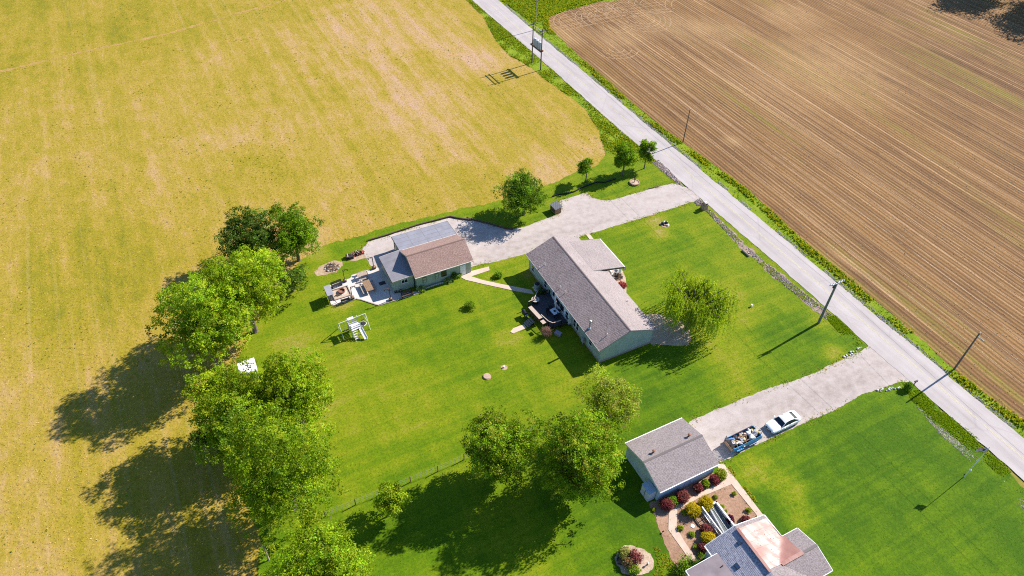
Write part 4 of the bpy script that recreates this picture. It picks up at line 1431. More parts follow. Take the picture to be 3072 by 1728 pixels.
# ================================================================ trailer with its load
M_TBL = paint('blue_trailer_paint', (.04, .25, .50), .3)
TR = thing('utility_trailer', 'blue high-sided utility trailer heaped with scrap beside the garage', 'trailer', (*LGp(14.95, 2.28), .012), A_G)
MB().box((0, 0, .52), (4.7, 1.75, .08)).build('floor', M_WOODD, TR)
for sg in (-1, 1):
    m = MB()
    m.box((-.05, sg * .88, .45), (4.6, .06, .74))
    m.build('side_panel', M_TBL, TR)
    r_ = MB()
    r_.tube((-2.35, sg * .88, 1.12), (1.9, sg * .88, 1.32), .03)
    for x in (-2.3, -1.2, -.1, 1.0, 1.9):
        r_.tube((x, sg * .885, .5), (x, sg * .885, 1.12 + .2 * (x + 2.3) / 4.2), .028)
    r_.build('side_rail', M_TBL if sg < 0 else M_RUST, TR)
    MB().box((-1.35, sg * 1.02, .62), (1.05, .26, .05)).build('fender', M_TBL, TR)
    wheel(TR, -1.35, sg * 1.03, .34, .2, sg)
    MB().box((1.0, sg * .98, .42), (1.5, .16, .05)).build('running_board', M_STEEL, TR)
    MB().box((-2.38, sg * .85, .4), (.10, .10, .9)).build('corner_post', M_TBL, TR)
m = MB()
pts = [(1.9, -.88, 1.32)] + [(1.9 + .62 * sin(a), -.88 * cos(a), 1.34) for a in np.linspace(.15, pi - .15, 9)] + [(1.9, .88, 1.32)]
m.path([Vector(p) for p in pts], [.03] * len(pts), 6)
for p in pts[1:-1:2]:
    m.tube((p[0] - .1, p[1], .5), p, .022)
m.build('front_hoop', M_STEEL, TR)
MB().box((2.28, 0, .45), (.06, 1.7, .6)).build('front_panel', M_TBL, TR)
m = MB()
m.tube((2.3, -.5, .5), (3.2, 0, .5), .045)
m.tube((2.3, .5, .5), (3.2, 0, .5), .045)
m.tube((3.2, 0, .5), (3.2, 0, .05), .035)
m.build('drawbar', M_DARK, TR)
gt = MB()
for y in (-.8, .8):
    gt.box((-2.44, y, .45), (.05, .05, 1.5))
gt.build('ramp_gate', M_RUST, TR)
g_par = gt
for k in range(9):
    MB().box((-2.44, 0, 1.0 + k * .105), (.02, 1.56, .045)).build('gate_slat', M_DARK, TR)
MB().box((-2.42, 0, .45), (.05, 1.6, .5)).build('tail_panel', plain('rusty_tan_panel', (.30, .19, .12), .8, .3, 4), TR)

junk_m = dict(white=plain('white_scrap', (.62, .6, .58), .6, .2, 4), yellow=plain('yellow_scrap', (.50, .36, .06), .6, .25, 4), tan=plain('tan_board', (.45, .33, .2), .8, .25, 4), blue=plain('blue_scrap', (.08, .16, .32), .5, .2, 4),
              red=M_RUST, black=M_BLACK, grey=plain('grey_scrap', (.30, .30, .33), .6, .25, 4), pink=plain('pinkish_scrap', (.5, .36, .33), .7, .2, 4))
NM = {'white': 'white', 'yellow': 'yellow', 'tan': 'tan', 'blue': 'blue', 'red': 'rust-brown', 'black': 'black', 'grey': 'grey', 'pink': 'pinkish'}
rj = random.Random(5)
GRP = 'scrap heaped in the blue trailer'


def spot_words(x, y):
    a = 'tail' if x < -1.1 else 'rear half' if x < -.2 else 'middle' if x < .6 else 'front half' if x < 1.3 else 'front'
    return ('garage-lawn side' if y < -.25 else 'driveway side' if y > .25 else 'centre') + ' at the ' + a


def put(o, x, y, z, rz, rx=0, ry=0):
    if 'label' in o and 'heap' in o['label']:
        o['label'] = o['label'].replace(' at the front of the heap on', ' in the heap on') + ', ' + spot_words(x, y)
    c_, s_ = cos(A_G), sin(A_G)
    X, Y = LGp(14.95, 2.28)
    o.location = (X + x * c_ - y * s_, Y + x * s_ + y * c_, z + .012)
    o.rotation_euler = (rx, ry, A_G + rz)


for i in range(20):       # boards
    k = rj.choice(['tan', 'white', 'grey', 'black', 'red', 'blue', 'pink'])
    o = MB().box((0, 0, -.02), (rj.uniform(.7, 1.5), rj.uniform(.07, .2), rj.uniform(.03, .08))).build('scrap_board', junk_m[k], None)
    tag(o, NM[k] + ' board in the heap on the blue trailer', 'board', GRP)
    put(o, rj.uniform(-1.9, .6), rj.uniform(-.6, .6), rj.uniform(.85, 1.32), rj.uniform(-1.2, 1.2), rj.uniform(-.3, .3), rj.uniform(-.35, .35))
for i in range(13):       # boxes
    k = rj.choice(['tan', 'yellow', 'white', 'black', 'grey', 'blue'])
    a, b, c = rj.uniform(.3, .6), rj.uniform(.25, .5), rj.uniform(.2, .4)
    t = thing('scrap_box', NM[k] + ' box in the heap on the blue trailer', 'box', (0, 0, 0), 0, GRP)
    MB().box((0, 0, 0), (a, b, c)).build('carton', junk_m[k], t)
    MB().box((a * .55, 0, c - .02), (a * .4, b * .96, .02)).build('flap', junk_m[k], t)
    put(t, rj.uniform(-1.8, 1.5), rj.uniform(-.55, .55), rj.uniform(.58, 1.0), rj.uniform(0, 3), 0, rj.uniform(-.2, .2))


def lump(name, mat, r, seed, sc=(1, 1, .7), n=9, amp=.25, parent=None):
    g = random.Random(seed)
    vs, fs = [(0, 0, -r * sc[2])], []
    rows = 5
    for j in range(1, rows):
        th = pi * j / rows
        for i in range(n):
            a = 2 * pi * i / n + .3 * j
            q = r * (1 + amp * (g.random() - .5) * 2)
            vs.append((q * sin(th) * cos(a) * sc[0], q * sin(th) * sin(a) * sc[1], -q * cos(th) * sc[2]))
    vs.append((0, 0, r * sc[2]))
    for i in range(n):
        fs.append((0, 1 + (i + 1) % n, 1 + i))
    for j in range(rows - 2):
        for i in range(n):
            a, b = 1 + j * n + i, 1 + j * n + (i + 1) % n
            fs.append((a, b, b + n, a + n))
    top = len(vs) - 1
    for i in range(n):
        fs.append((top, 1 + (rows - 2) * n + i, 1 + (rows - 2) * n + (i + 1) % n))
    return obj(name, vs, fs, mat, parent)


for i in range(11):       # bags
    k = rj.choice(['white', 'white', 'pink', 'grey', 'yellow'])
    o = lump('scrap_bag', junk_m[k], rj.uniform(.2, .34), 100 + i, (1.1, .9, .75), 9, .22)
    tag(o, NM[k] + ' bag in the heap on the blue trailer', 'bag', GRP)
    put(o, rj.uniform(.5, 2.1), rj.uniform(-.6, .6), rj.uniform(.85, 1.2), rj.uniform(0, 3))
t = thing('scrap_drum', 'round white tub on its side in the blue trailer', 'tub', (0, 0, 0))
MB().tube((-.3, 0, 0), (.3, 0, 0), .27, n=16).build('drum', junk_m['white'], t)
MB().tube((.3, 0, 0), (.33, 0, 0), .29, n=16).build('lid', junk_m['pink'], t)
put(t, .75, -.45, 1.2, .9)
for i in range(5):        # rods
    o = MB().tube((-.7, 0, 0), (.7, 0, .1), .02, n=6).build('scrap_rod', junk_m['yellow' if i % 2 else 'black'], None)
    tag(o, ('yellow' if i % 2 else 'black') + ' rod in the heap on the blue trailer', 'rod', GRP)
    put(o, rj.uniform(-1.7, .3), rj.uniform(-.5, .5), rj.uniform(1.05, 1.35), rj.uniform(0, 3), 0, rj.uniform(-.4, .4))

# ================================================================ utility poles
def pole_thing(label, loc, h, r, mat, arms=()):
    t = thing('utility_pole', label, 'utility pole', loc, RD)
    MB().tube((0, 0, -.3), (0, 0, h), r, r * .72, 12).build('pole', mat, t)
    return t


np_ = (46.42,73.78)
t = pole_thing('thick green-grey utility pole with crossarm, on the lawn edge by the road', np_, 8.75, .20, M_POLEG)
for z, off in ((8.45, 0.14), (8.2, -.14)):
    c = MB().box((off, .0, z), (.10, 2.5, .13)).build('crossarm', M_STEEL, t)
    for y in (-1.1, -.5, .5, 1.1):
        MB().lathe((off, y, z + .13), [(.05, 0), (.07, .05), (.05, .1), (.06, .15), (.02, .2)], 8).build('insulator', M_WHITE, c)
MB().lathe((.0, -.35, 7.6), [(.17, 0), (.18, .1), (.18, .5), (.1, .58)], 12).build('transformer', M_DARK, t)
MB().tube((0, 0, 8.0), (-.14, -.9, 8.25), .02).build('brace', M_STEEL, t)
MB().tube((0, 0, 8.0), (.14, .9, 8.45), .02).build('brace', M_STEEL, t)
t = pole_thing('slim brown utility pole with short lamp arm, at the bottom right field edge', (63.18,65.22), 7.8, .14, M_POLE)
m = MB().tube((0, 0, 7.2), (.75, .1, 7.15), .04)
a_ = m.build('lamp_arm', M_STEEL, t)
MB().box((.8, .1, 7.05), (.3, .18, .1)).build('lamp_head', M_DARK, a_)
MB().lathe((0, 0, 7.78), [(.04, 0), (.06, .1), (.03, .18)], 8).build('insulator', M_WHITE, t)
t = pole_thing('slim brown utility pole at the field edge, opposite the row of young trees', (33.59,122.77), 7.4, .11, M_POLE)
MB().lathe((0, 0, 7.38), [(.04, 0), (.06, .1), (.03, .18)], 8).build('insulator', M_WHITE, t)
MB().tube((0, 0, 6.9), (.3, 0, 6.95), .02).build('bracket', M_STEEL, t)
t = pole_thing('pale utility pole behind the transformer frame at the top of the photo', (4.34,172.47), 7.6, .12, plain('pale_grey_pole', (.25, .235, .20), .85, .2, 3))
c = MB().box((0, 0, 7.2), (.1, 1.9, .11)).build('crossarm', M_POLE, t)
for y in (-.8, .8):
    MB().lathe((0, y, 7.31), [(.05, 0), (.06, .1), (.02, .18)], 8).build('insulator', M_STEEL, c)

hp, hq = (3.41,154.99), (5.39,151.63)
hl = math.hypot(hq[0] - hp[0], hq[1] - hp[1])
t = thing('transformer_frame', 'twin-pole power frame carrying three blue-grey transformers beside the road', 'transformer frame', (*hp, 0), math.atan2(hq[1] - hp[1], hq[0] - hp[0]))
for x in (0, hl):
    MB().tube((x, 0, -.3), (x, 0, 9.7), .15, .11, 10).build('pole', M_POLE, t)
for z in (8.9, 8.2):
    MB().box((hl / 2, .0, z), (hl + 1.2, .12, .16)).build('beam', M_STEEL if z > 8.5 else M_POLE, t)
for x in (0, hl):
    c = MB().box((x, 0, 9.15), (.12, 2.6, .12)).build('crossarm', M_POLE, t)
    for y in (-1.15, -.4, .4, 1.15):
        MB().lathe((x, y, 9.27), [(.05, 0), (.07, .06), (.05, .12), (.06, .17), (.02, .22)], 8).build('insulator', M_WHITE, c)
MB().box((hl / 2, -.02, 4.55), (hl + .9, .5, .12)).build('platform', M_WOODD, t)
MB().box((hl / 2, -.3, 4.35), (hl + 1.0, .1, .2)).build('platform_beam', M_POLE, t)
M_TANK = plain('blue_grey_tank', (.30, .38, .46), .4, .1, 2, metal=.2)
for k in range(3):
    x = hl * (k + 1) / 4 + (k - 1) * .1
    tk = MB().lathe((x, .02, 4.67), [(.30, 0), (.32, .04), (.32, 1.55), (.30, 1.6)], 16).build('transformer', M_TANK, t)
    MB().lathe((x, .02, 6.27), [(.34, 0), (.34, .06), (.2, .12)], 16).build('lid', plain('white_tank_lid', (.62, .64, .66), .4, .05, 2), tk)
    for a in (-.14, .14):
        MB().lathe((x + a, .02, 6.36), [(.05, 0), (.07, .1), (.05, .2), (.06, .3), (.02, .4)], 8).build('bushing', M_WHITE, tk)
    for q in range(6):
        MB().box((x + .33 * cos(q), .02 + .33 * sin(q), 4.8), (.03, .03, 1.2), q).build('cooling_fin', M_TANK, tk)
for k in range(3):
    x = hl * (k + 1) / 4
    MB().tube((x, 0, 8.2), (x, .0, 7.8), .06, .04, 8).build('fuse_cutout', M_WHITE, t)
MB().box((hl + .35, .05, 4.6), (.3, .3, .35)).build('control_box', M_RUST, t)


def wire(pts, label, sag=.5, r=.011):
    m = MB()
    a, b = Vector(pts[0]), Vector(pts[1])
    P = [a.lerp(b, i / 14) - Vector((0, 0, sag * 4 * (i / 14) * (1 - i / 14))) for i in range(15)]
    for i in range(14):
        m.tube(P[i], P[i + 1], r, n=5, caps=False)
    return tag(m.build('power_line', M_DARK, None), label, 'power line', 'overhead lines along the road')


nn = Vector((-sin(RD), cos(RD), 0))
dd = Vector((cos(RD), sin(RD), 0))
pa, pb = Vector((*np_, 8.55)), Vector((*hq, 9.4))
for k, y in enumerate((-1.1, 1.1)):
    wire([pb + nn * y, pa + nn * y], ('inner' if k == 0 else 'outer') + ' overhead line from the transformer frame to the thick utility pole', .9)
    wire([pa + nn * y, pa + nn * y + dd * 60], ('lawn-side' if k == 0 else 'road-side') + ' overhead line leaving the thick utility pole to the lower right', .9)
wire([Vector((*(33.59,122.77), 7.5)), Vector((*(63.18,65.22), 7.9))], 'overhead line between the two slim poles along the field edge', .9)
wire([Vector((*(33.59,122.77), 7.5)), Vector((*(4.34,172.47), 7.4))], 'overhead line from the pale far pole to the slim pole', .9)

# ================================================================ swing set
sa, sb = Vector((*(-24.91,69.26), 2.3)), Vector((*(-21.42,71.39), 2.3))
ax = (sb - sa)
SL = math.hypot(ax.x, ax.y)
t = thing('swing_set', 'pale swing set with climbing tower, slide and ring swing on the back lawn', 'swing set', (sa.x, sa.y, 0), math.atan2(ax.y, ax.x))
M_SW = plain('pale_green_tube', (.52, .55, .42), .5, .1, 3)
M_LAV = plain('lavender_plastic', (.55, .52, .58), .5, .1, 3)
MB().tube((0, 0, 2.3), (SL, 0, 2.3), .05).build('top_beam', M_SW, t)
for x in (0, SL):
    for y in (-1.25, 1.25):
        MB().tube((x, y, 0), (x, 0, 2.3), .055).build('leg', M_SW, t)
    MB().tube((x, -.7, 1.0), (x, .7, 1.0), .03).build('brace', M_SW, t)
tx = SL * .50
for x in (tx - .75, tx + .75):
    for y in (-1.4, .1):
        MB().box((x, y, 0), (.09, .09, 2.5)).build('tower_post', M_SW, t)
for k in range(6):
    MB().box((tx, -1.4 + .12 + k * .27, 1.25), (1.5, .24, .05)).build('floor_board', M_LAV, t)
for y in (-1.42, .12):
    for z in (1.65, 2.05):
        MB().box((tx, y, z), (1.55, .05, .12)).build('guard_rail', M_LAV, t)
MB().box((tx - .78, -.65, 1.4), (.05, 1.5, .7)).build('side_panel', M_LAV, t)
MB().box((tx - .2, .1, 2.3), (.9, .5, .06)).build('roof_board', M_LAV, t)
s = MB()
s.slab([(tx + .35, -1.4, 1.3), (tx + .85, -1.4, 1.3), (tx + 1.05, -2.8, .15), (tx + .55, -2.8, .15)], None, .05)
so = s.build('slide', plain('white_plastic', (.68, .66, .66), .35, .06, 3), t)
for x in (.35, .85):
    strip(so, 'slide_edge', (tx + x, -1.4, 1.45), (tx + x + .2, -2.8, .3), plain('white_plastic_edge', (.68, .66, .66), .35, .06, 3), .05, .16)
for k in range(4):
    MB().box((tx - .3, -1.55 - .22 * k, 1.1 - .28 * k), (.7, .14, .04)).build('ladder_step', M_LAV, t)
for x in (-.62, .02):
    MB().tube((tx + x, -1.42, 1.3), (tx + x, -2.5, 0), .03).build('ladder_rail', M_SW, t)
rx = SL * .85
rg = MB()
P = [(rx + .5 * cos(a), .0 + .5 * sin(a), .45) for a in np.linspace(0, 2 * pi, 17)]
rg.path([Vector(p) for p in P], [.06] * 17, 8)
ro = rg.build('ring_seat', M_SW, t)
MB().lathe((rx, 0, .42), [(.45, 0), (.45, .02)], 16).build('net', M_DARK, ro)
for a in (0, pi / 2, pi, 3 * pi / 2):
    MB().tube((rx + .5 * cos(a), .5 * sin(a), .45), (rx + .12 * cos(a), .03 * sin(a), 2.28), .012, n=5).build('rope', M_DARK, t)
for x in (SL * .12, SL * .24):
    MB().box((x, -.1, .5), (.45, .2, .04)).build('swing_seat', M_DARK, t)
    for q in (-.2, .2):
        MB().tube((x + q, -.1, .52), (x + q, 0, 2.28), .012, n=5).build('rope', M_SW, t)

# ================================================================ patio things
def lamp_post(label, base, arm):
    t = thing('lamp_post', label, 'lamp post', (*base, .06), arm)
    MB().box((0, 0, 0), (.5, .5, .36), top=(1.12, 1.12)).build('planter_tub', M_WOODD, t)
    MB().lathe((0, 0, .36), [(.22, 0), (.15, .08), (.04, .12)], 9).build('soil', M_MULCH, t)
    MB().box((0, 0, .1), (.10, .10, 2.4)).build('post', M_WOODD, t)
    MB().box((.36, 0, 2.4), (.82, .09, .09)).build('arm', M_WOODD, t)
    MB().tube((.02, 0, 2.0), (.38, 0, 2.4), .03, n=6).build('brace', M_WOODD, t)
    MB().lathe((.68, 0, 2.12), [(.07, 0), (.09, .1), (.03, .24)], 8).build('lantern', M_DARK, t)
    return t


GP = 'wooden lamp posts round the patio'
for lb, b, a in (('lamp post on the gravel side of the patio nearest the flat roof corner', (-22.28,83.51), A_B + pi), ('lamp post on the north edge of the patio by the dark bench', (-26.36,80.37), A_B - .15),
                 ('lamp post between the fire pit and the large picnic table', (-24.49,76.58), A_B), ('lamp post on the lawn edge of the patio in front of the barn addition', (-18.6,76.5), A_B + pi * .95)):
    for o in (lamp_post(lb, b, a),):
        o['group'] = GP


def picnic(label, loc, rz, L=1.9, W=.8, mt=M_WOOD, mb=M_WOOD2):
    t = thing('picnic_table', label, 'picnic table', loc, rz)
    nb = 5
    for k in range(nb):
        MB().box((0, -W / 2 + W * (k + .5) / nb, .72), (L, W / nb - .012, .045)).build('table_plank', mt, t)
    for s in (-1, 1):
        for k in (0, 1):
            MB().box((0, s * (W / 2 + .34 + .15 * k), .43), (L, .135, .045)).build('bench_plank', mb, t)
        for y in (-1, 1):
            MB().tube((s * L * .36, y * .28, .72), (s * L * .36, y * .78, 0), .04, n=6).build('leg', M_WOODD, t)
        MB().box((s * L * .36, 0, .40), (.06, W + 1.1, .06)).build('cross_beam', M_WOODD, t)
    return t


picnic('large brown picnic table in the middle of the concrete patio', (*(-22.42,78.81), .06), A_B - pi / 2, 2.5, 1.15)
picnic('small tan picnic table at the north edge of the patio', (*(-23.7,81.34), .06), A_B, 1.7, .8, plain('tan_table_top', (.36, .27, .20), .8, .2, 5), M_WOOD2)


def bench(label, loc, rz, L=1.5, mat=M_DARK):
    t = thing('bench', label, 'bench', loc, rz)
    for k in range(3):
        MB().box((0, -.16 + .16 * k, .42), (L, .14, .04)).build('seat_slat', mat, t)
    for k in range(3):
        MB().box((0, .27 + .04 * k, .52 + .15 * k), (L, .04, .12)).build('back_slat', mat, t)
    for s in (-1, 1):
        MB().box((s * (L / 2 - .1), .02, 0), (.07, .5, .42)).build('leg', M_BLACK, t)
        MB().box((s * (L / 2 - .1), .3, .4), (.06, .06, .6)).build('back_post', M_BLACK, t)
        MB().box((s * (L / 2 - .1), .0, .64), (.07, .5, .04)).build('armrest', M_BLACK, t)
    return t


bench('dark slatted bench on the north edge of the patio beside the fire pit', (*(-27.36,79.2), .06), A_B + .12, 1.75)
bench('dark slatted bench on the lawn side of the fire pit', (*(-25.46,75.93), .06), A_B + pi, 1.35)
bench('long dark bench against the barn addition facing the lawn', (*(-16.11,77.42), .06), A_B + .05, 1.9, M_WOODD)
t = thing('canopy_swing', 'grey canopy porch swing at the west end of the patio', 'porch swing', (*(-27.81,76.36), .06), A_B - pi / 2)
for s in (-1, 1):
    for y in (-.6, .6):
        MB().tube((s * 1.15, y, 0), (s * 1.1, 0, 1.85), .04).build('leg', M_DARK, t)
MB().tube((-1.1, 0, 1.85), (1.1, 0, 1.85), .045).build('top_bar', M_DARK, t)
q = MB()
q.slab([(-1.15, -.5, 1.9), (1.15, -.5, 1.9), (1.15, .45, 1.98), (-1.15, .45, 1.98)], None, .05)
q.build('canopy', plain('grey_canvas', (.28, .28, .31), .8, .1, 3), t)
MB().box((0, 0, .45), (1.8, .55, .08)).build('seat', M_DARK, t)
MB().box((0, -.36, .5), (2.1, .08, 1.38)).build('backrest', plain('grey_swing_cloth', (.24, .24, .27), .8, .1, 3), t)  # backrest enlarged up to the canopy so the cast shadow is solid
for s in (-.85, .85):
    MB().tube((s, 0, .5), (s, 0, 1.85), .012, n=5).build('chain', M_STEEL, t)
fpp = [(-27.85,78.06), (-25.92,79.03), (-25.08,77.42), (-26.93,76.43)]
cx, cy = sum(p[0] for p in fpp) / 4, sum(p[1] for p in fpp) / 4
t = thing('fire_pit', 'square sand-floored fire pit with round iron fire bowl on the patio', 'fire pit', (cx, cy, .06), A_B)
fw_, fd_ = 2.6, 2.2
MB().box((0, 0, .004), (fw_, fd_, .03)).build('sand_floor', M_BED, t)
for c, d in (((0, -fd_ / 2, 0), (fw_ + .14, .14, .16)), ((0, fd_ / 2, 0), (fw_ + .14, .14, .16)), ((-fw_ / 2, 0, 0), (.14, fd_ - .15, .16)), ((fw_ / 2, 0, 0), (.14, fd_ - .15, .16))):
    MB().box(c, d).build('edging_beam', M_WOOD2, t)
MB().lathe((.15, .2, .03), [(.52, 0), (.55, .32), (.46, .34), (.44, .1)], 18).build('fire_bowl', M_RUST, t)
MB().lathe((.15, .2, .034), [(.75, 0), (.72, .05), (.55, .05)], 18).build('stone_ring', M_STONE, t)
for k, (x, y, rz) in enumerate(((-.35, -.45, .3), (-.75, -.3, 1.2))):
    MB().tube((x - .3, y, .14), (x + .3, y + .1, .14), .09, n=8).build('log_seat', M_WOODD, t)
t = thing('door_mat', 'dark square mat on the shaded patio by the barn addition', 'mat', (*(-20.45,80.15), .061), A_B)
MB().box((0, 0, 0), (1.0, .75, .02)).build('mat', M_BLACK, t)
for k, (p, lb) in enumerate((((-18.08,78.15), 'black plant pot at the corner of the barn addition'), ((-17.28,78.27), 'black plant pot beside the long bench at the barn'))):
    t = thing('plant_pot', lb, 'plant pot', (*p, .06))
    MB().lathe((0, 0, 0), [(.17, 0), (.24, .36), (.2, .36), (.19, .3)], 12).build('pot', M_BLACK, t)
    lump('soil', M_MULCH, .18, 61 + k, (1, 1, .3), parent=t).location = (0, 0, .33)

# brush pile in its ring of stones
t = thing('burn_pile', 'ash and brush pile in a stone ring on the burnt patch', 'burn pile', (*(-29.03,83.53), 0))
for k in range(16):
    a = 2 * pi * k / 16
    lump('stone', (M_WOOD2, M_STONE, M_RUST, M_GREYP)[k % 4], .10 + .09 * RNG.random(), 200 + k, (1.1, .9, .7), 7, .25, t).location = ((1.0 + .2 * RNG.random()) * cos(a), (.85 + .2 * RNG.random()) * sin(a), .06)
for k in range(60):
    a, r = 6.28 * RNG.random(), .95 * RNG.random() ** .5
    x, y = r * cos(a), r * .85 * sin(a)
    b_ = 6.28 * RNG.random()
    MB().tube((x, y, .05 + .15 * RNG.random()), (x + .5 * cos(b_), y + .5 * sin(b_), .2 + .3 * RNG.random()), .03 + .03 * RNG.random(), .02, 5).build('stick', (M_WOODD, M_WOOD2, M_WOODD, M_RUST, M_GREYP)[k % 5], t)
# firewood
t = thing('firewood_stack', 'low stack of red-brown and grey firewood at the gravel corner', 'firewood', (*(-25.73,86.67), 0), A_B + .05)
for k in range(34):
    x = -1.7 + 3.4 * (k % 12) / 12 + .12 * RNG.random()
    z = .09 + .17 * (k // 12)
    sk = .5 * (RNG.random() - .5)
    MB().tube((x - sk, -.4 + .3 * RNG.random(), z), (x + sk, .25 + .3 * RNG.random(), z + .12 * RNG.random()), .075 + .05 * RNG.random(), None, 7).build('log', (M_RED, M_WOODD, junk_m['pink'], M_WOOD2, M_WOODD, M_RUST)[int(RNG.random() * 6)], t)
t = MB().box((0, 0, 0), (.75, .6, .5), top=(.95, .9)).build('tool_box', M_DARK, None, loc=(*(-26.36,85.88), 0), rz=A_B, bevel=.03)
tag(t, 'dark box at the west end of the firewood stack', 'box')

# edging stones and hostas in front of the barn
t = thing('stone_edging', 'curved row of pale edging stones in front of the barn', 'stone edging', (*(-11.27,80.59), 0))
base = (-11.27,80.59)
EP = [np.array(p) - np.array(base) for p in [(-13.48,79.24),(-12.43,79.87),(-11.25,80.45),(-10.05,80.9),(-9.36,81.58),(-8.41,82.21)]]
k = 0
for a, b in zip(EP[:-1], EP[1:]):
    L = np.hypot(*(b - a))
    for s in np.arange(0, L, .30):
        p = a + (b - a) * s / L
        o = lump('stone', M_STONE, .15 + .03 * RNG.random(), 300 + k, (1, 1, .75), 7, .18, t)
        o.location = (p[0], p[1], .08)
        k += 1
# timber edging beside the north drive
def timbers(label, pts, h=.26, w=.2, mat=M_WOODD, seg=2.4, cap=None):
    t = thing('timber_edging', label, 'timber edging', (*pts[0], 0))
    o0 = np.array(pts[0])
    for a, b in zip(pts[:-1], pts[1:]):
        a, b = np.array(a) - o0, np.array(b) - o0
        L = np.hypot(*(b - a))
        n = max(1, round(L / seg))
        for i in range(n):
            p, q = a + (b - a) * i / n, a + (b - a) * (i + 1) / n
            c = (p + q) / 2
            MB().box((c[0], c[1], -.02), (L / n - .02, w, h + .02), math.atan2(*(q - p)[::-1])).build('timber', mat, t)
    return t


timbers('dark timber edging along the gravel north of the carport', [(-24.39,90.27),(-21.52,91.75),(-16.55,94.66),(-11.09,97.22),(-10.11,96.91)])
timbers('dark timber edging under the drive tree beside the gravel', [(-10.11,96.91),(-7.48,96.36)] + [(-8.19,96.9),(-4.07,95.44),(-1.3,94.28),(-0.02,94.15)])
timbers('pale timber edging on the verge side of the drive mouth', [(24.7,106.72),(26.16,107.36),(26.68,107.43)], .14, .14, M_WOODD)
timbers('grey timber edging round the lawn side of the patio', [(-27.48,75.09),(-27.11,75.04),(-23.89,76.52),(-23.14,76.39),(-20.29,75.24),(-14.22,78.21)], .1, .1, M_WOOD2)
pts = [(6.85,103.64),(8.31,104.45),(9.67,104.67),(11.07,105.34),(12.32,106.53),(13.93,107.6),(15.37,108.45),(16.76,108.44),(18.21,109.23),(19.13,109.71)]
t = thing('landscape_edging', 'wavy black landscape edging on the grass strip above the drive', 'edging', (*pts[0], 0))
fine_ = []
for a, b in zip(pts[:-1], pts[1:]):
    for s in np.linspace(0, 1, 6)[:-1]:
        fine_.append((a[0] + (b[0] - a[0]) * s - pts[0][0], a[1] + (b[1] - a[1]) * s - pts[0][1]))
for a, b in zip(fine_[:-1], fine_[1:]):
    L = math.hypot(b[0] - a[0], b[1] - a[1])
    MB().box(((a[0] + b[0]) / 2, (a[1] + b[1]) / 2, -.02), (L + .02, .16, .26), math.atan2(b[1] - a[1], b[0] - a[0])).build('edging_strip', M_BLACK, t)

# storage bin by the drive
bp = (7.41,99.58)
t = thing('storage_bin', 'wooden bin with ribbed dark lid at the edge of the gravel turning bay', 'storage bin', (*bp, 0), radians(-60))
MB().box((0, 0, 0), (1.7, 1.25, 1.15)).build('body', M_WOOD, t)
ld = MB()
ld.slab([(-.95, -.72, 1.16), (.95, -.72, 1.16), (.95, .72, 1.42), (-.95, .72, 1.42)], None, .08)
lo_ = ld.build('lid', M_GREYP, t)
for k in range(9):
    x = -.85 + k * .2125
    strip(lo_, 'lid_rib', (x, -.72, 1.20), (x, .72, 1.46), M_DARK, .07, .05)
MB().box((0, -.66, .3), (1.5, .05, .6)).build('front_panel', M_WOODD, t)
MB().box((0, -.70, .9), (.2, .05, .06)).build('handle', M_STEEL, t)
# round planter
t = thing('round_planter', 'round tan brick planter with a small bare shrub on the lawn', 'planter', (*(22.32,108.51), 0))
n = 18
for k in range(n):
    a = 2 * pi * k / n
    MB().box((.85 * cos(a), .85 * sin(a), 0), (.2, .28, .3), a).build('brick', M_BRICK, t)
MB().lathe((0, 0, .02), [(.76, 0), (.74, .2), (.1, .25)], 16).build('soil', M_BED, t)
for k in range(9):
    a = 6.28 * RNG.random()
    MB().path([Vector((0, 0, .2)), Vector((.12 * cos(a), .12 * sin(a), .9)), Vector((.5 * cos(a), .5 * sin(a), 1.5 + .5 * RNG.random()))], [.04, .025, .008], 5).build('branch', M_WOODD, t)
# mailbox pillar of the north drive
t = thing('mailbox_pillar', 'tan brick mailbox pillar at the north driveway mouth', 'mailbox', (*(33.95,101.24), 0), RD)
MB().box((0, 0, 0), (1.0, .95, .95), top=(.92, .92)).build('base', M_BRICK, t)
MB().box((.1, 0, .95), (.62, .62, .5)).build('column', M_BRICK, t)
MB().box((.1, 0, 1.45), (.75, .75, .1), top=(.7, .7)).build('cap', M_STONE, t)
MB().box((-.35, 0, .95), (.3, .5, .12)).build('planter', M_WOODD, t)
MB().box((.38, 0, 1.05), (.12, .3, .26)).build('mailbox_door', M_DARK, t)
# stones on the front lawn
t = thing('bird_bath_bed', 'small ring of black and white ornaments on the front lawn', 'garden ornament', (*(26.3,96.5), 0))
for k, (x, y, s, mt) in enumerate(((-.35, .1, .33, M_DARK), (.3, .3, .36, M_BLACK), (.0, .35, .3, M_WHITE), (.5, -.3, .22, M_WHITE), (-.1, -.25, .18, M_BRICK), (.2, -.2, .14, M_STONE))):
    lump('ornament', mt, s, 400 + k, (1, 1, .9), 8, .15, t).location = (x, y, s * .6)
MB().lathe((0, 0, .0), [(.85, 0), (.8, .03), (.1, .04)], 16).build('soil', M_ASH, t)
t = thing('fallen_log', 'short log lying on the front lawn by the ditch', 'log', (*(38.78,89.28), 0), RD)
MB().tube((-.85, 0, .16), (.85, 0, .16), .17, .15, 9).build('log', M_WOOD2, t)
MB().tube((.2, .1, .2), (.5, .5, .3), .06, .04, 6).build('stub', M_WOODD, t)
t = thing('cleanout_pipe', 'white capped pipe standing in the front lawn', 'pipe', (*(37.01,76.96), 0))
MB().tube((0, 0, 0), (0, 0, .35), .13, n=12).build('pipe', M_WHITE, t)
MB().lathe((0, 0, .35), [(.16, 0), (.16, .06), (.05, .08)], 12).build('cap', M_WHITE, t)
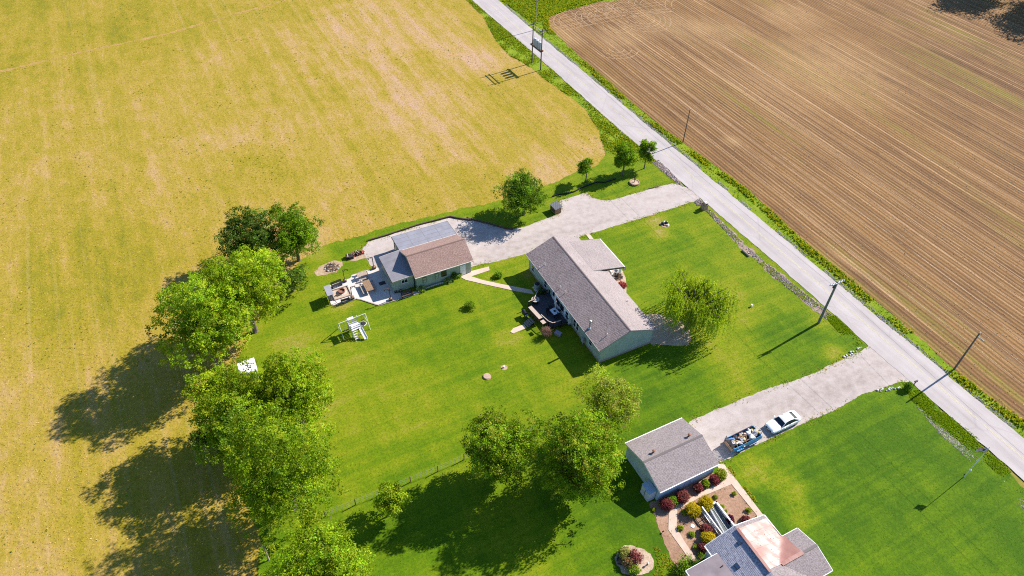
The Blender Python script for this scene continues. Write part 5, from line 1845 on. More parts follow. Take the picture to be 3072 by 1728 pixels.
t = thing('septic_lid', 'round concrete septic lid on the back lawn', 'septic lid', (*(-3.21,62.02), 0))
MB().lathe((0, 0, 0), [(.50, 0), (.50, .16), (.46, .18), (.1, .19)], 20).build('lid', plain('tan_concrete', (.38, .27, .20), .9, .15, 4), t)
MB().lathe((0, 0, 0), [(.62, 0), (.60, .06), (.52, .07)], 20).build('collar', M_MULCH, t)
t = thing('vent_riser', 'small white riser in a bare ring on the back lawn', 'vent pipe', (*(-0.86,63.75), 0))
MB().tube((0, 0, 0), (0, 0, .3), .11, n=10).build('pipe', M_WHITE, t)
MB().lathe((0, 0, 0), [(.5, 0), (.45, .02)], 14).build('bare_ring', M_ASH, t)

# fence between the two back lawns
posts = [(-21.33,40.61),(-18.04,42.2)] + [(-18.23,42.25),(-11.87,45.4),(-8.65,46.97),(-5.53,48.71),(4.03,53.74)]
posts = [posts[0], posts[1], posts[3], posts[4], posts[5], posts[6]]
t = thing('wire_fence', 'post and wire fence between the two back lawns', 'fence', (*posts[0], 0))
o0 = posts[0]
full = []
for a, b in zip(posts[:-1], posts[1:]):
    L = math.hypot(b[0] - a[0], b[1] - a[1])
    n = max(1, round(L / 4.0))
    full += [(a[0] + (b[0] - a[0]) * i / n - o0[0], a[1] + (b[1] - a[1]) * i / n - o0[1]) for i in range(n)]
full.append((posts[-1][0] - o0[0], posts[-1][1] - o0[1]))
for x, y in full:
    MB().tube((x, y, -.1), (x + .03 * RNG.random(), y, 1.3), .065, .055, 7).build('post', M_RUST if RNG.random() < .4 else M_WOODD, t)
for z in (.35, .75, 1.15):
    m = MB()
    for a, b in zip(full[:-1], full[1:]):
        m.tube((*a, z), (*b, z), .009, n=4, caps=False)
    m.build('wire', M_STEEL, t)
la, lb_ = (-27.73,37.67), (-26.59,35.24)
t = thing('leaning_pole', 'weathered bare pole standing at the lawn corner beside the lower left trees', 'pole', (*lb_, 0))
MB().tube((0, 0, -.1), (-.05, .25, 2.9), .12, .10, 8).build('pole', M_WOOD2, t)
MB().tube((-.05, .22, 2.6), (.5, .25, 2.65), .04, n=6).build('bracket', M_RUST, t)

# white shed seen through the trees
t = thing('white_shed', 'white-roofed small shed half hidden between the back trees', 'shed', (*(-35.93,61.31), 0), A_B)
MB().box((0, 0, 0), (2.0, 1.8, 1.8)).build('wall', M_WHITE, t)
q = MB()
q.slab([(-1.15, -1.05, 1.82), (1.15, -1.05, 1.82), (1.15, 1.05, 2.1), (-1.15, 1.05, 2.1)], None, .06)
q.build('roof', M_WHITE, t)
MB().box((.0, -.92, .05), (.8, .05, 1.6)).build('door', M_GREYP, t)

# flagpole
t = thing('flagpole', 'white flagpole with a small red and white flag on the south lawn', 'flagpole', (*(57.13,47.97), 0), radians(175))
MB().tube((0, 0, 0), (0, 0, 6.4), .045, .03, 8).build('pole', M_WHITE, t)
MB().lathe((0, 0, 6.4), [(.03, 0), (.07, .06), (.05, .12), (.01, .15)], 8).build('finial', M_WHITE, t)
for k in range(7):
    vs = []
    for i in range(9):
        x = .05 + i * .15
        w = .07 * sin(i * .9 + k * .3)
        sg_ = .10 * x * x
        vs += [(x, w, 6.25 - k * .11 - sg_), (x, w, 6.14 - k * .11 - sg_), (x, w + .012, 6.25 - k * .11 - sg_), (x, w + .012, 6.14 - k * .11 - sg_)]
    fs = []
    for i in range(8):
        a = i * 4
        fs += [(a, a + 1, a + 5, a + 4), (a + 2, a + 6, a + 7, a + 3), (a, a + 4, a + 6, a + 2), (a + 1, a + 3, a + 7, a + 5)]
    obj('stripe', vs, fs, M_RED if k % 2 == 0 else M_WHITE, t)
vs = [(.05, -.02, 6.26), (.55, .06, 6.24), (.55, .06, 5.85), (.05, -.02, 5.87), (.05, .035, 6.26), (.55, .115, 6.24), (.55, .115, 5.85), (.05, .035, 5.87)]
obj('canton', vs, [(0, 1, 2, 3), (7, 6, 5, 4), (0, 4, 5, 1), (2, 6, 7, 3), (1, 5, 6, 2), (3, 7, 4, 0)], plain('navy_cloth', (.03, .05, .14), .8, .1, 3), t)
t = thing('ground_light', 'small white globe light beside the flagpole', 'garden light', (*(57.91,48.59), 0))
MB().tube((0, 0, 0), (0, 0, .4), .03).build('stem', M_DARK, t)
MB().lathe((0, 0, .4), [(.04, 0), (.13, .08), (.14, .16), (.05, .27)], 12).build('globe', M_WHITE, t, smooth=True)
# mailbox of the south drive
t = thing('post_mailbox', 'dark roadside mailbox on a post at the south driveway mouth', 'mailbox', (*(56.13,62.04), 0), RD)
MB().box((0, 0, 0), (.1, .1, 1.05)).build('post', M_WOODD, t)
MB().box((0, 0, 1.05), (.22, .5, .16)).build('box', M_DARK, t)
MB().tube((0, -.25, 1.21), (0, .25, 1.21), .11, n=12).build('lid', M_DARK, t)
MB().box((.12, .1, 1.2), (.02, .03, .2)).build('signal_flag', M_RED, t)
for lb, P in (('white boulders lining the lawn corner north of the south driveway mouth', [(47.96,67),(48.74,67.45),(49.59,68.02),(50.65,68.72),(51.66,68.97)]), ('white boulders lining the lawn corner south of the south driveway mouth', [(50.73,61.04),(52.04,61.36),(53.24,61.59),(54.63,61.89)])):
    t = thing('boulder_row', lb, 'boulders', (*P[0], 0))
    k = 0
    for a, b in zip(P[:-1], P[1:]):
        L = math.hypot(b[0] - a[0], b[1] - a[1])
        for s in np.arange(0, L, .36):
            x, y = a[0] + (b[0] - a[0]) * s / L - P[0][0], a[1] + (b[1] - a[1]) * s / L - P[0][1]
            o = lump('boulder', plain('white_stone', (.55, .52, .50), .85, .15, 5) if k == 0 else o.data.materials[0], .09 + .10 * RNG.random(), 500 + k, (1.1, .9, .7), 7, .25, t)
            o.location = (x + .4 * (RNG.random() - .5), y + .4 * (RNG.random() - .5), .08)
            k += 1
for p, lb in (((18.21,39.6), 'small black spotlight in the mulch west of the yard path'), ((20.33,36.71), 'small black spotlight in the mulch near the flat roof')):
    t = thing('spotlight', lb, 'garden light', (*p, .012))
    MB().tube((0, 0, 0), (0, 0, .18), .025).build('stake', M_BLACK, t)
    MB().tube((-.05, 0, .2), (.12, 0, .28), .07, .09, 10).build('lamp_head', M_BLACK, t)
t = thing('island_pot', 'dark wire hoop planter in the shaded island bed', 'planter', (*(12.94,35.98), 0))
MB().lathe((0, 0, 0), [(.38, 0), (.44, .28), (.39, .28), (.36, .1)], 16).build('tub', M_BLACK, t)
MB().lathe((0, 0, .1), [(.35, 0), (.1, .06)], 12).build('soil', M_MULCH, t)
t = thing('island_globe', 'small white globe ornament in the island bed', 'garden ornament', (*(15.98,35.69), 0))
MB().lathe((0, 0, 0), [(.1, 0), (.06, .12), (.06, .3)], 10).build('stand', M_DARK, t)
MB().lathe((0, 0, .3), [(.03, 0), (.12, .08), (.13, .15), (.04, .26)], 12).build('globe', M_WHITE, t, smooth=True)

# ================================================================ plants
def unit(v):
    return v / np.maximum(np.linalg.norm(v, axis=1, keepdims=True), 1e-9)


def leaf_quads(P, nrm, size, rng, asp=.62):
    """pointed leaves (four corners) at P with normals nrm"""
    n = len(P)
    nrm = unit(nrm)
    a = unit(np.cross(nrm, unit(rng.normal(size=(n, 3)))))
    b = np.cross(nrm, a)
    L = size * (.55 + .9 * rng.random((n, 1)) ** 1.5)
    w = L * asp
    cup = nrm * L * .12
    return np.stack([P - a * L * .5, P - b * w * .5 + cup, P + a * L * .5, P + b * w * .5 + cup], 1)


def crown_points(rng, lobes, per, leaves, crad, upbias=.25, shell=.55):
    """clusters of leaves on the outside of a set of lobes (x,y,z,rx,ry,rz)"""
    P, Nn, cid = [], [], []
    c0 = 0
    for (x, y, z, rx, ry, rz) in lobes:
        d = unit(rng.normal(size=(per, 3)))
        d[:, 2] += upbias
        d = unit(d)
        r = shell + (1.03 - shell) * rng.random((per, 1)) ** .6
        C = np.array([x, y, z]) + d * r * np.array([rx, ry, rz])
        k = leaves
        off = rng.normal(size=(per, k, 3)) * crad * np.array([1, 1, .7])
        Q = (C[:, None] + off).reshape(-1, 3)
        nn_ = np.repeat(d, k, 0) * .8 + rng.normal(size=(per * k, 3)) * .75 + np.array([0, 0, .45])
        P.append(Q)
        Nn.append(nn_)
        cid.append(np.repeat(np.arange(per) + c0, k))
        c0 += per
    return np.concatenate(P), np.concatenate(Nn), np.concatenate(cid)


def tinted(rng, cid, cols, spread=.25, per=0):
    nc = cid.max() + 1
    pick = rng.integers(0, len(cols), nc)
    base = np.array(cols)[pick] * (1 - spread + 2 * spread * rng.random((nc, 1)))
    if per:      # bough brightness varied at random, light and dark clumps put into leaf colour
        base = base * (.62 + .66 * rng.random((nc // per + 1, 1)))[np.arange(nc) // per]
    t = base[cid] * (.9 + .2 * rng.random((len(cid), 1)))
    return t


M_LEAF = leafmat('leaves', (1.85, 1.85, 1.85), .42)
M_LEAFD = leafmat('dense_leaves', (1.6, 1.6, 1.6), .35)
M_BARK = plain('bark', (.12, .095, .075), .9, .35, 6, bump=.4)
LIME = [(.128, .194, .008), (.158, .216, .010), (.100, .166, .008), (.172, .210, .013)]
GRASSY = [(.085, .150, .010), (.11, .175, .012), (.065, .125, .010)]
OLIVE = [(.090, .155, .007), (.115, .180, .009), (.068, .125, .007), (.130, .180, .011), (.100, .165, .009), (.150, .160, .018)]
DARKG = [(.045, .085, .012), (.060, .105, .014), (.035, .065, .012), (.085, .12, .018)]
PALE = [(.140, .175, .025), (.17, .20, .03), (.12, .16, .02), (.19, .18, .045)]
TRUNKS = []


def tree(label, cx, cy, zc, rx, rz, cols, seed, nl=26, per=26, leaves=17, size=.30, crad=.34, ry=None, group=None, name='tree', limbs=9, mat=None, sub_r=.31, h_trunk=.16, squash=.0):
    rng = np.random.default_rng(seed)
    if size < .5:
        rx, rz = rx * 1.1, rz * 1.08
    ry = ry or rx
    t = thing(name, label, 'tree', (cx, cy, 0), 0, group)
    lobes = []
    # sub-lobes spread through the crown volume, fuller on its surface, narrower below
    g = 0
    nl = int(nl * 1.35)
    while len(lobes) < nl:
        d = rng.normal(size=3)
        d /= np.linalg.norm(d)
        r = (.30 + .54 * rng.random())
        x, y, z = d * r
        if z < -.55:
            continue
        f = 1 - .35 * max(0, -z)
        s = sub_r * (.75 + .5 * rng.random())
        lobes.append((x * rx * f, y * ry * f, zc + z * rz, s * rx, s * ry, s * rz * .85))
    if size < .5:
        leaves, size, crad = int(leaves * 1.2), size * .9, crad * .62
    P, Nn, cid = crown_points(rng, lobes, per, leaves, crad, .35, .68)
    keep = P[:, 2] > .5
    P, Nn, cid = P[keep], Nn[keep], cid[keep]
    quads('crown', leaf_quads(P, Nn, size, rng), mat or M_LEAF, tinted(rng, cid, cols, .25, per), t)
    m = MB()
    r0 = max(.08, rx * .055)
    zt = max(.6, zc - rz * .55)
    top = Vector((rng.normal() * .2, rng.normal() * .2, zc + rz * .25))
    p1 = Vector((rng.normal() * .1, rng.normal() * .1, zt))
    m.path([Vector((0, 0, -.2)), Vector((0, 0, .25)), p1, (p1 + top) / 2 + Vector((rng.normal() * .2, rng.normal() * .2, 0)), top], [r0 * 1.5, r0 * 1.1, r0 * .85, r0 * .5, r0 * .15], 9)
    for k in range(limbs):
        l = lobes[k % len(lobes)]
        s = .0 + .75 * (k / limbs)
        st_ = p1.lerp(top, s)
        e = Vector((l[0], l[1], l[2]))
        mid = st_.lerp(e, .5) + Vector((0, 0, -.1 * rz))
        m.path([st_, mid, e], [r0 * .42, r0 * .26, r0 * .07], 6)
        for q in range(2):
            e2 = e + Vector(rng.normal(size=3)) * rx * .16
            m.path([mid, mid.lerp(e2, .6) + Vector((0, 0, .1)), e2], [r0 * .18, r0 * .1, .015], 5)
    m.build('trunk', M_BARK, t)
    return t


G1 = 'trees along the field behind the lawns'
tree('dark green tree furthest left in the clump behind the barn', *(-40.98,83.73), 5.2, 5.0, 4.0, DARKG, 31, 32, 28, 17, .30, group=G1)
tree('olive-green upright tree at the right end of the back clump, with bare forked trunk', *(-34.71,85.12), 5.6, 4.1, 5.0, GRASSY + OLIVE[:2], 32, 34, 28, 17, .28, group=G1)
tree('small dark tree under the back clump, nearest the patio', *(-33.98,78.01), 2.9, 3.1, 2.8, DARKG + GRASSY[:1], 33, 14, 22, 13, .26, group=G1, limbs=6)
tree('big lime-green tree in the middle of the back clump', *(-37.54,69.49), 8.6, 6.2, 5.6, LIME, 34, 46, 30, 22, .27, group=G1)
tree('lime-green tree on the field side of the back clump, with the shadow reaching furthest left', *(-40.53,62.67), 8.6, 6.0, 5.6, LIME + GRASSY[:1], 35, 44, 30, 22, .27, group=G1)
tree('lime-green tree just right of the white shed', *(-26.97,53.72), 7.0, 5.0, 5.0, LIME, 36, 40, 30, 22, .26, group=G1)
tree('lime-green tree just left of the white shed', *(-33.82,51.26), 7.2, 4.9, 5.0, LIME, 37, 40, 30, 22, .26, group=G1)
tree('tallest bright green tree at the lower left corner of the lawn', *(-25.3,41.61), 9.0, 6.7, 7.0, LIME + GRASSY[:2], 38, 54, 32, 23, .25, group=G1)
tree('bright tree cut off by the bottom edge of the photo', *(-19.33,31.55), 5.5, 5.6, 4.6, LIME + [(.15, .25, .012)], 39, 44, 30, 22, .26, group=G1)
tree('small bush-like tree leaning out of the left shade, below the lime trees', *(-37.53,49.39), 2.2, 2.0, 1.9, DARKG + PALE[:1], 40, 10, 20, 12, .24, group=G1, limbs=5)
tree('darker green tree added between the shed trees and the tallest corner tree to join their shadows', *(-32.16,47.84), 6.0, 4.6, 4.8, GRASSY + LIME[:1], 49, 34, 28, 18, .26, group=G1)  # tree added to fill the gap between the neighbouring tree shadows
G2 = 'trees between the two back lawns'
tree('round maple with orange-tipped leaves, left of the pair by the wire fence', *(-0.65,46.88), 6.4, 4.1, 5.2, OLIVE, 41, 44, 32, 23, .24, group=G2)
tree('larger spreading maple with orange-tipped leaves, beside the garage', *(8.75,45.29), 6.6, 5.2, 5.8, OLIVE, 42, 54, 32, 23, .25, group=G2)
tree('pale thin-leaved tree behind the larger maple', *(12.6,54.82), 4.6, 4.0, 3.8, PALE + LIME[:2], 43, 32, 26, 16, .22, group=G2)
tree('small rounded maple beside the wire fence', *(-13.35,41.23), 2.7, 1.85, 2.3, LIME, 44, 14, 22, 16, .24, crad=.26, group=G2, limbs=6)
G3 = 'young trees beside the north driveway'
tree('broad open-crowned tree shading the gravel drive', *(1.67,98.37), 4.3, 4.3, 3.7, GRASSY + DARKG[:2], 45, 34, 26, 17, .27, group=G3, limbs=12)
tree('smallest of the young trees, nearest the stubble field', *(13.23,108.45), 3.2, 1.7, 2.0, GRASSY, 46, 10, 20, 14, .28, crad=.28, group=G3, limbs=5)
tree('rounder of the two young trees standing together near the road', *(20.32,110.74), 4.1, 2.6, 2.9, GRASSY + OLIVE[:2], 47, 16, 24, 16, .28, crad=.3, group=G3, limbs=6)
tree('narrow upright young tree nearest the road', *(24.69,113.31), 3.9, 1.65, 2.8, GRASSY + LIME[:1], 48, 12, 22, 15, .27, crad=.28, group=G3, limbs=6)
# trees out of the picture whose shade falls on the top right corner of the field
G4 = 'tall trees beyond the top right corner'
for k, (x, y, r, z) in enumerate(((134.0, 203.0, 8.5, 8.5), (144.0, 190.0, 8.5, 9.0), (155, 200, 9, 9.5))):
    tree(('left-hand', 'lower', 'right-hand')[k] + ' of the dark trees whose shade falls on the top right corner', x, y, z, r, z * .75, DARKG, 60 + k, 34, 24, 12, .6, crad=.7, group=G4)


def willow(label, x, y, zt, R, seed):
    rng = np.random.default_rng(seed)
    t = thing('willow_tree', label, 'tree', (x, y, 0))
    m = MB()
    p0, p1 = Vector((-.5, -1.0, -.2)), Vector((-.1, -.3, 2.6))
    m.path([p0, p0.lerp(p1, .5) + Vector((.1, 0, 0)), p1], [.42, .34, .30], 10)
    tips = []
    for k in range(15):
        a = 2 * pi * k / 15 + rng.random() * .4
        r = R * (.35 + .60 * rng.random())
        z = zt - .20 * r + rng.normal() * .5
        e = Vector((r * cos(a), r * sin(a), z))
        q = p1.lerp(e, .5) + Vector((0, 0, .9))
        m.path([p1, q, e], [.17, .10, .035], 6)
        tips += [(q.lerp(e, s) + Vector(rng.normal(size=3)) * .35) for s in np.linspace(.1, 1.05, 7)]
    m.build('trunk', M_BARK, t)
    P, A, cid = [], [], []
    k = 0
    for tip in tips:
        for s in range(12):
            b = np.array(tip) + rng.normal(size=3) * np.array([.55, .55, .3])
            out = np.array([b[0], b[1], 0])
            out = out / max(np.linalg.norm(out), .3)
            L = 1.4 + 3.8 * rng.random()
            n = int(L / .13)
            u = np.linspace(0, 1, n)[:, None]
            path = b + out * (.55 * np.sqrt(u) * (.4 + .6 * rng.random())) + np.array([0, 0, -1]) * (u ** 1.4) * L + np.array([0, 0, .35]) * np.sin(u * pi * .6)
            path = path + rng.normal(size=path.shape) * .05
            path = path[path[:, 2] > .3]
            P.append(path)
            A.append(np.repeat([[out[0] * .2, out[1] * .2, -1.0]], len(path), 0))
            cid.append(np.full(len(path), k))
        k += 1
    P, A, cid = np.concatenate(P), np.concatenate(A), np.concatenate(cid)
    a = unit(A + rng.normal(size=A.shape) * .35)
    b = unit(np.cross(a, rng.normal(size=a.shape)))
    L = .26 * (.7 + .6 * rng.random((len(P), 1)))
    w = L * .22
    V = np.stack([P - a * L * .5, P - b * w, P + a * L * .5, P + b * w], 1)
    quads('crown', V, M_LEAF, tinted(rng, cid, [(.135, .195, .012), (.165, .222, .018), (.110, .172, .012), (.150, .19, .020)], .25), t)
    return t


willow('weeping willow with drooping yellow-green branches on the front lawn', *(26.61,72.89), 7.1, 6.0, 50)


def shrub(name, label, loc, r, h, cols, seed, size=.13, per=28, group=None, cat='shrub', nl=9, dense=True, leaves=9):
    rng = np.random.default_rng(seed)
    t = thing(name, label, cat, loc, 0, group)
    lobes = []
    for k in range(nl):
        a, q = 6.283 * k / nl + rng.random(), .5 * r * (rng.random() ** .5)
        lobes.append((q * cos(a), q * sin(a), h * (.42 + .18 * rng.random()), r * .62, r * .62, h * .45))
    P, Nn, cid = crown_points(rng, lobes, per, leaves, r * .11, .3, .75)
    keep = P[:, 2] > .02
    quads('foliage', leaf_quads(P[keep], Nn[keep], size, rng), M_LEAFD if dense else M_LEAF, tinted(rng, cid[keep], cols, .18), t)
    m = MB()
    for k in range(5):
        a = 6.283 * k / 5
        m.tube((0, 0, -.05), (r * .5 * cos(a), r * .5 * sin(a), h * .6), .03 * max(r, .4), .012, 5)
    m.build('stem', M_BARK, t)
    return t


YEL = [(.30, .235, .010), (.34, .26, .012), (.25, .21, .012)]
PUR = [(.125, .028, .036), (.165, .040, .044), (.09, .022, .03), (.20, .07, .052)]
GRN = [(.09, .165, .012), (.12, .20, .014), (.07, .13, .012)]
YGR = [(.17, .21, .012), (.20, .23, .016), (.13, .17, .012)]
SG = 'shrubs in the mulch beds by the garage'
for lb, p, r, h, c in (
        ('purple barberry at the west end of the garage wall bed', (19.13,42.91), .95, 1.15, PUR), ('green shrub between the two purple barberries at the west end of the garage wall', (19.9,43.48), .75, 1.0, GRN),
        ('largest brown-purple barberry beside the garage wall path', (21.12,44), .95, 1.2, PUR + [(.16, .07, .04)]), ('crimson barberry below the garage door', (23.3,45.3), .65, .85, PUR),
        ('green shrub between the crimson barberries near the garage corner', (24.3,45.89), .58, .8, GRN + YGR), ('crimson barberry nearest the garage corner', (25.53,46.47), .72, .9, PUR + [(.2, .03, .04)]),
        ('yellow-green shrub at the garage corner beside the driveway', (26.35,47.16), .85, 1.0, YGR + [(.2, .18, .03)]),
        ('golden ball shrub west of the cellar stairwell', (22.09,42.22), .98, 1.3, YEL), ('golden ball shrub north of the cellar stairwell', (23.8,43.13), 1.0, 1.35, YEL),
        ('golden shrub tucked against the south house roof edge', (23.25,38.76), .95, 1.2, YEL), ('purple barberry beside the access ramp', (23.21,39.89), .75, .95, PUR),
        ('dark purple barberry east of the cellar stairwell', (26.36,41.19), .58, .8, [(.06, .014, .03), (.085, .02, .036)]), ('crimson barberry half hidden by the corner of the blue-grey roof', (22.54,37.67), .62, .85, PUR),
        ('purple barberry at the north gable of the south house', (28.19,41.24), .6, .7, PUR),
        ('tiny green clump at the north corner of the mulch bed', (27.65,44.77), .33, .4, YGR), ('tiny green clump between the golden ball and the yard path', (25.25,44.22), .34, .4, YGR),
        ('tiny green clump just east of the cellar stairwell', (25.79,42.95), .38, .42, YGR), ('tiny yellow sprig east of the cellar stairwell', (26.15,42.44), .2, .25, YGR),
        ('small green clump at the east edge of the mulch bed', (28.89,42.6), .46, .45, YGR), ('small green clump west of the golden balls', (21.09,42.05), .42, .42, YGR),
        ('small green clump beside the bend of the yard path', (20.39,40.11), .45, .42, YGR), ('small green clump southwest of the paving slab', (21.58,39.36), .46, .42, GRN + YGR),
        ('small pale green clump beside the south end of the yard path', (21.78,37.8), .42, .38, YGR), ('leafy pot plant at the foot of the south house wall', (22.12,36.92), .45, .5, GRN + PALE[:1]),
        ('tiny yellow plant at the foot of the west purple barberry', (18.32,43.08), .18, .3, YEL), ('tiny green weed at the corner of the mulch edge', (17.55,42.38), .28, .25, YGR)):
    n = int(abs(hash((round(p[0], 1), round(p[1], 1)))) % 9999)
    big = r > .5
    shrub('shrub', lb, (*p, .01), r * .84, h * .88, c, n, .12 if big else .10, 60 if big else 20, SG, nl=12 if big else 6, leaves=12 if big else 8)
SI = 'plants in the island bed'
for lb, p, r, h, c in (('purple shrub in the island bed', (14.68,36.26), .85, 1.25, PUR), ('reddish-brown sparse shrub in the middle of the island bed', (13.74,35.71), .7, 1.0, [(.22, .11, .06), (.15, .12, .04), (.10, .07, .04)]),
                       ('olive sparse shrub at the north of the island bed', (13.49,36.71), .8, .9, [(.15, .17, .03), (.2, .19, .05)]), ('round green shrub at the south of the island bed', (14.38,34.91), .7, .8, GRN + YGR),
                       ('grey-green tuft at the west of the island bed', (13,36.6), .4, .6, [(.08, .1, .05), (.12, .13, .07)])):
    shrub('shrub', lb, (*p, 0), r, h, c, int(p[0] * 100) % 997, .14, 20, SI, leaves=9)
SM = 'shrubs on the lawns'
for lb, p, r, h, c in (('round green bush alone on the back lawn', (-6.32,75.33), .85, 1.0, GRN + LIME[:2]), ('low green bush in the strip between barn and ranch house', (-2.24,82.42), .65, .7, GRN),
                       ('leafy green bush at the flat-roofed corner of the south house', (20.39,35.4), 1.3, 1.4, GRN + LIME[:1]), ('green bush in deep shade below the flat-roofed corner', (20.06,34.62), 1.2, 1.2, DARKG + GRN),
                       ('green sapling at the mailbox of the south drive', (55.08,61.6), .6, 1.2, GRN), ('shrub behind the air conditioning unit', (4.63,78.65), .6, .9, DARKG), ('crimson low shrub in the porch bed', (17.37,80.78), .75, .6, [(.28, .06, .06), (.22, .045, .05)]),
                       ('climbing plant beside the barn door', (-9.19,81.57), .45, 1.3, DARKG + GRN)):
    shrub('shrub', lb, (*p, 0), r, h, c, int(abs(p[0] * 77)) % 991, .15, 22, SM, leaves=9)
for lb, p, r in (('pale hosta at the west end of the barn stone edging', (-14.2,78.94), .75), ('pale hosta beside the barn stone edging below the window', (-10.1,81.16), .8), ('small hosta close to the barn wall', (-8.54,82.21), .45)):
    shrub('hosta', lb, (*p, 0), r, .55, [(.22, .27, .07), (.30, .33, .13), (.13, .20, .03)], int(p[0] * 50) % 91, .24, 12, 'hostas along the barn', 'plant', leaves=7)
# bare twiggy bush at the deck
t = thing('twiggy_bush', 'bare red-brown twiggy bush at the lawn corner of the deck', 'shrub', (*(5.18,69.9), 0))
rng = np.random.default_rng(3)
M_TWIG = plain('red_brown_twig', (.30, .17, .12), .85, .3, 5)
for b_ in range(3):
    m = MB()
    for k in range(55):
        a, s = 6.283 * rng.random(), rng.random() ** .5
        e = Vector((1.0 * s * cos(a), 1.0 * s * sin(a), 1.0 + .8 * (1 - s) + .2 * rng.random()))
        q = e * .5 + Vector((rng.normal() * .1, rng.normal() * .1, 0))
        m.path([Vector((0, 0, 0)), q, e], [.022, .014, .006], 4)
        for j in range(3):
            m.tube(q.lerp(e, .4 + .15 * j), q.lerp(e, .4 + .15 * j) + Vector(rng.normal(size=3)) * .22, .008, .004, 3)
    m.build('branch', M_TWIG, t)


# ---------------------------------------------------------------- grass, weeds, stubble and stones
def scatter(poly, n, rng, mask=None):
    a = np.array(poly)
    lo, hi = a.min(0), a.max(0)
    out = []
    tot = 0
    while tot < n:
        P = lo + (hi - lo) * rng.random((n * 2, 2))
        P = P[inside(P, poly)]
        if mask is not None:
            P = P[mask(P)]
        out.append(P)
        tot += len(P)
        if len(P) == 0:
            break
    return np.concatenate(out)[:n]


def tufts(name, label, cat, P, h, w, blades, cols, rng, mat, lean=.5, z=0.0, spread=.3):
    n = len(P)
    k = blades
    Q = np.repeat(P, k, 0) + rng.normal(size=(n * k, 2)) * w * .9
    a = 6.283 * rng.random(n * k)
    hh = np.repeat(h * (.5 + rng.random(n)), k) * (.7 + .6 * rng.random(n * k))
    l = lean * hh * rng.random(n * k)
    b = 6.283 * rng.random(n * k)
    base = np.column_stack([Q, np.full(n * k, z - .01)])
    d = np.column_stack([np.cos(a), np.sin(a), np.zeros(n * k)]) * (w * (.6 + .8 * rng.random((n * k, 1))))
    tip = base + np.column_stack([np.cos(b) * l, np.sin(b) * l, hh])
    V = np.stack([base - d, base + d, tip], 1)
    pick = np.repeat(rng.integers(0, len(cols), n), k)
    t = np.array(cols)[pick] * (1 - spread + 2 * spread * rng.random((n * k, 1)))
    return tag(quads(name, V, mat, t, None, 3), label, cat, kind='stuff')


M_WEED = leafmat('weed_leaves', (2.1, 2.0, 2.0), .5, gain=.9)
M_BLADE = leafmat('grass_blades', (1.7, 1.7, 1.7), .4, gain=.9)
rng = np.random.default_rng(21)
VIEW = [(-162, 208), (168, 222), (74, 26), (-70, 24)]
WEED = [(.10, .165, .008), (.135, .19, .010), (.075, .13, .008), (.19, .20, .02), (.16, .19, .012)]
# tall weeds on the verges, thicker in the ditch lines
vp = [(-58, 286), (18, 262)] + b_edge + [(101, -2)] + road_r[::-1]


def line_mask(line, width):
    L = [np.array(p) for p in line]

    def f(P):
        d = np.full(len(P), 1e9)
        for a, b in zip(L[:-1], L[1:]):
            u = b - a
            t_ = np.clip(((P - a) @ u) / (u @ u), 0, 1)
            d = np.minimum(d, np.linalg.norm(P - a - t_[:, None] * u, axis=1))
        return d < width
    return f


be = line_mask(b_edge[3:], 1.5)
tufts('far_verge_weeds', 'rough tall weeds between the road and the brown field', 'weeds', scatter(vp, 7500, rng, lambda P: inside(P, VIEW) & (vnoise(P, 2.6, 4) > .15 + .6 * rng.random(len(P)))), .15, .032, 8, WEED, rng, M_WEED)
tufts('field_edge_weeds', 'bushy weeds along the edge of the brown field', 'weeds', scatter(vp, 4200, rng, lambda P: inside(P, VIEW) & be(P) & (vnoise(P, 3.4, 8) > .30 + .4 * rng.random(len(P)))), .26, .045, 9, WEED + DARKG[:1] + [(.24, .22, .015)], rng, M_WEED)
nv = road_l[:4] + [(28.46,114.04),(17.55,118.37)] + f_edge[::-1][9:] + [(-66, 276)]
tufts('near_verge_weeds', 'rough tall weeds between the road and the stubble field', 'weeds', scatter(nv, 9000, rng, lambda P: inside(P, VIEW) & (vnoise(P, 2.6, 5) > .15 + .6 * rng.random(len(P)))), .17, .034, 9, WEED + DARKG[:1], rng, M_WEED)
top_green = [(-4.54,189.76),(4.25,175.98),(7.36,179.71),(10.05,182.67),(15.03,186.41),(21.42,190.75),(27.48,194.64),(-4.65,194.03)]
tufts('corner_weeds', 'lush weeds in the green corner beyond the headland', 'weeds', scatter(top_green, 6000, rng), .22, .07, 7, WEED + DARKG[:1], rng, M_WEED)
dv = [(47.72,75.21),(49.57,75.51),(50.57,73.15),(51.92,69.98),(50.46,69.15),(49.08,71.71)] 
dv2 = [(54.76,61.4),(56.86,61.46),(58.54,58.2),(60.46,55.49),(61.56,53.53),(58.96,52.75),(56.82,55.55),(55.3,58.68)]
dv3 = [(55.22,60.04),(56.88,61),(60.29,54.56),(64.42,47.6),(63.22,45.2),(60.8,49.97),(57.9,54.29)]
for nm, lb, pl, n in (('ditch_weeds', 'dark weeds in the ditch north of the south drive', dv, 1600), ('ditch_weeds', 'dark weeds in the ditch south of the south drive', dv2, 1800), ('ditch_weeds', 'dark weeds along the road at the right edge', dv3, 2600)):
    tufts(nm, lb, 'weeds', scatter(pl, n, rng, lambda P: vnoise(P, 1.8, 5) > .1 + .6 * rng.random(len(P))), .09, .035, 7, [(.06, .12, .006), (.085, .15, .008), (.12, .18, .01)], rng, M_WEED)
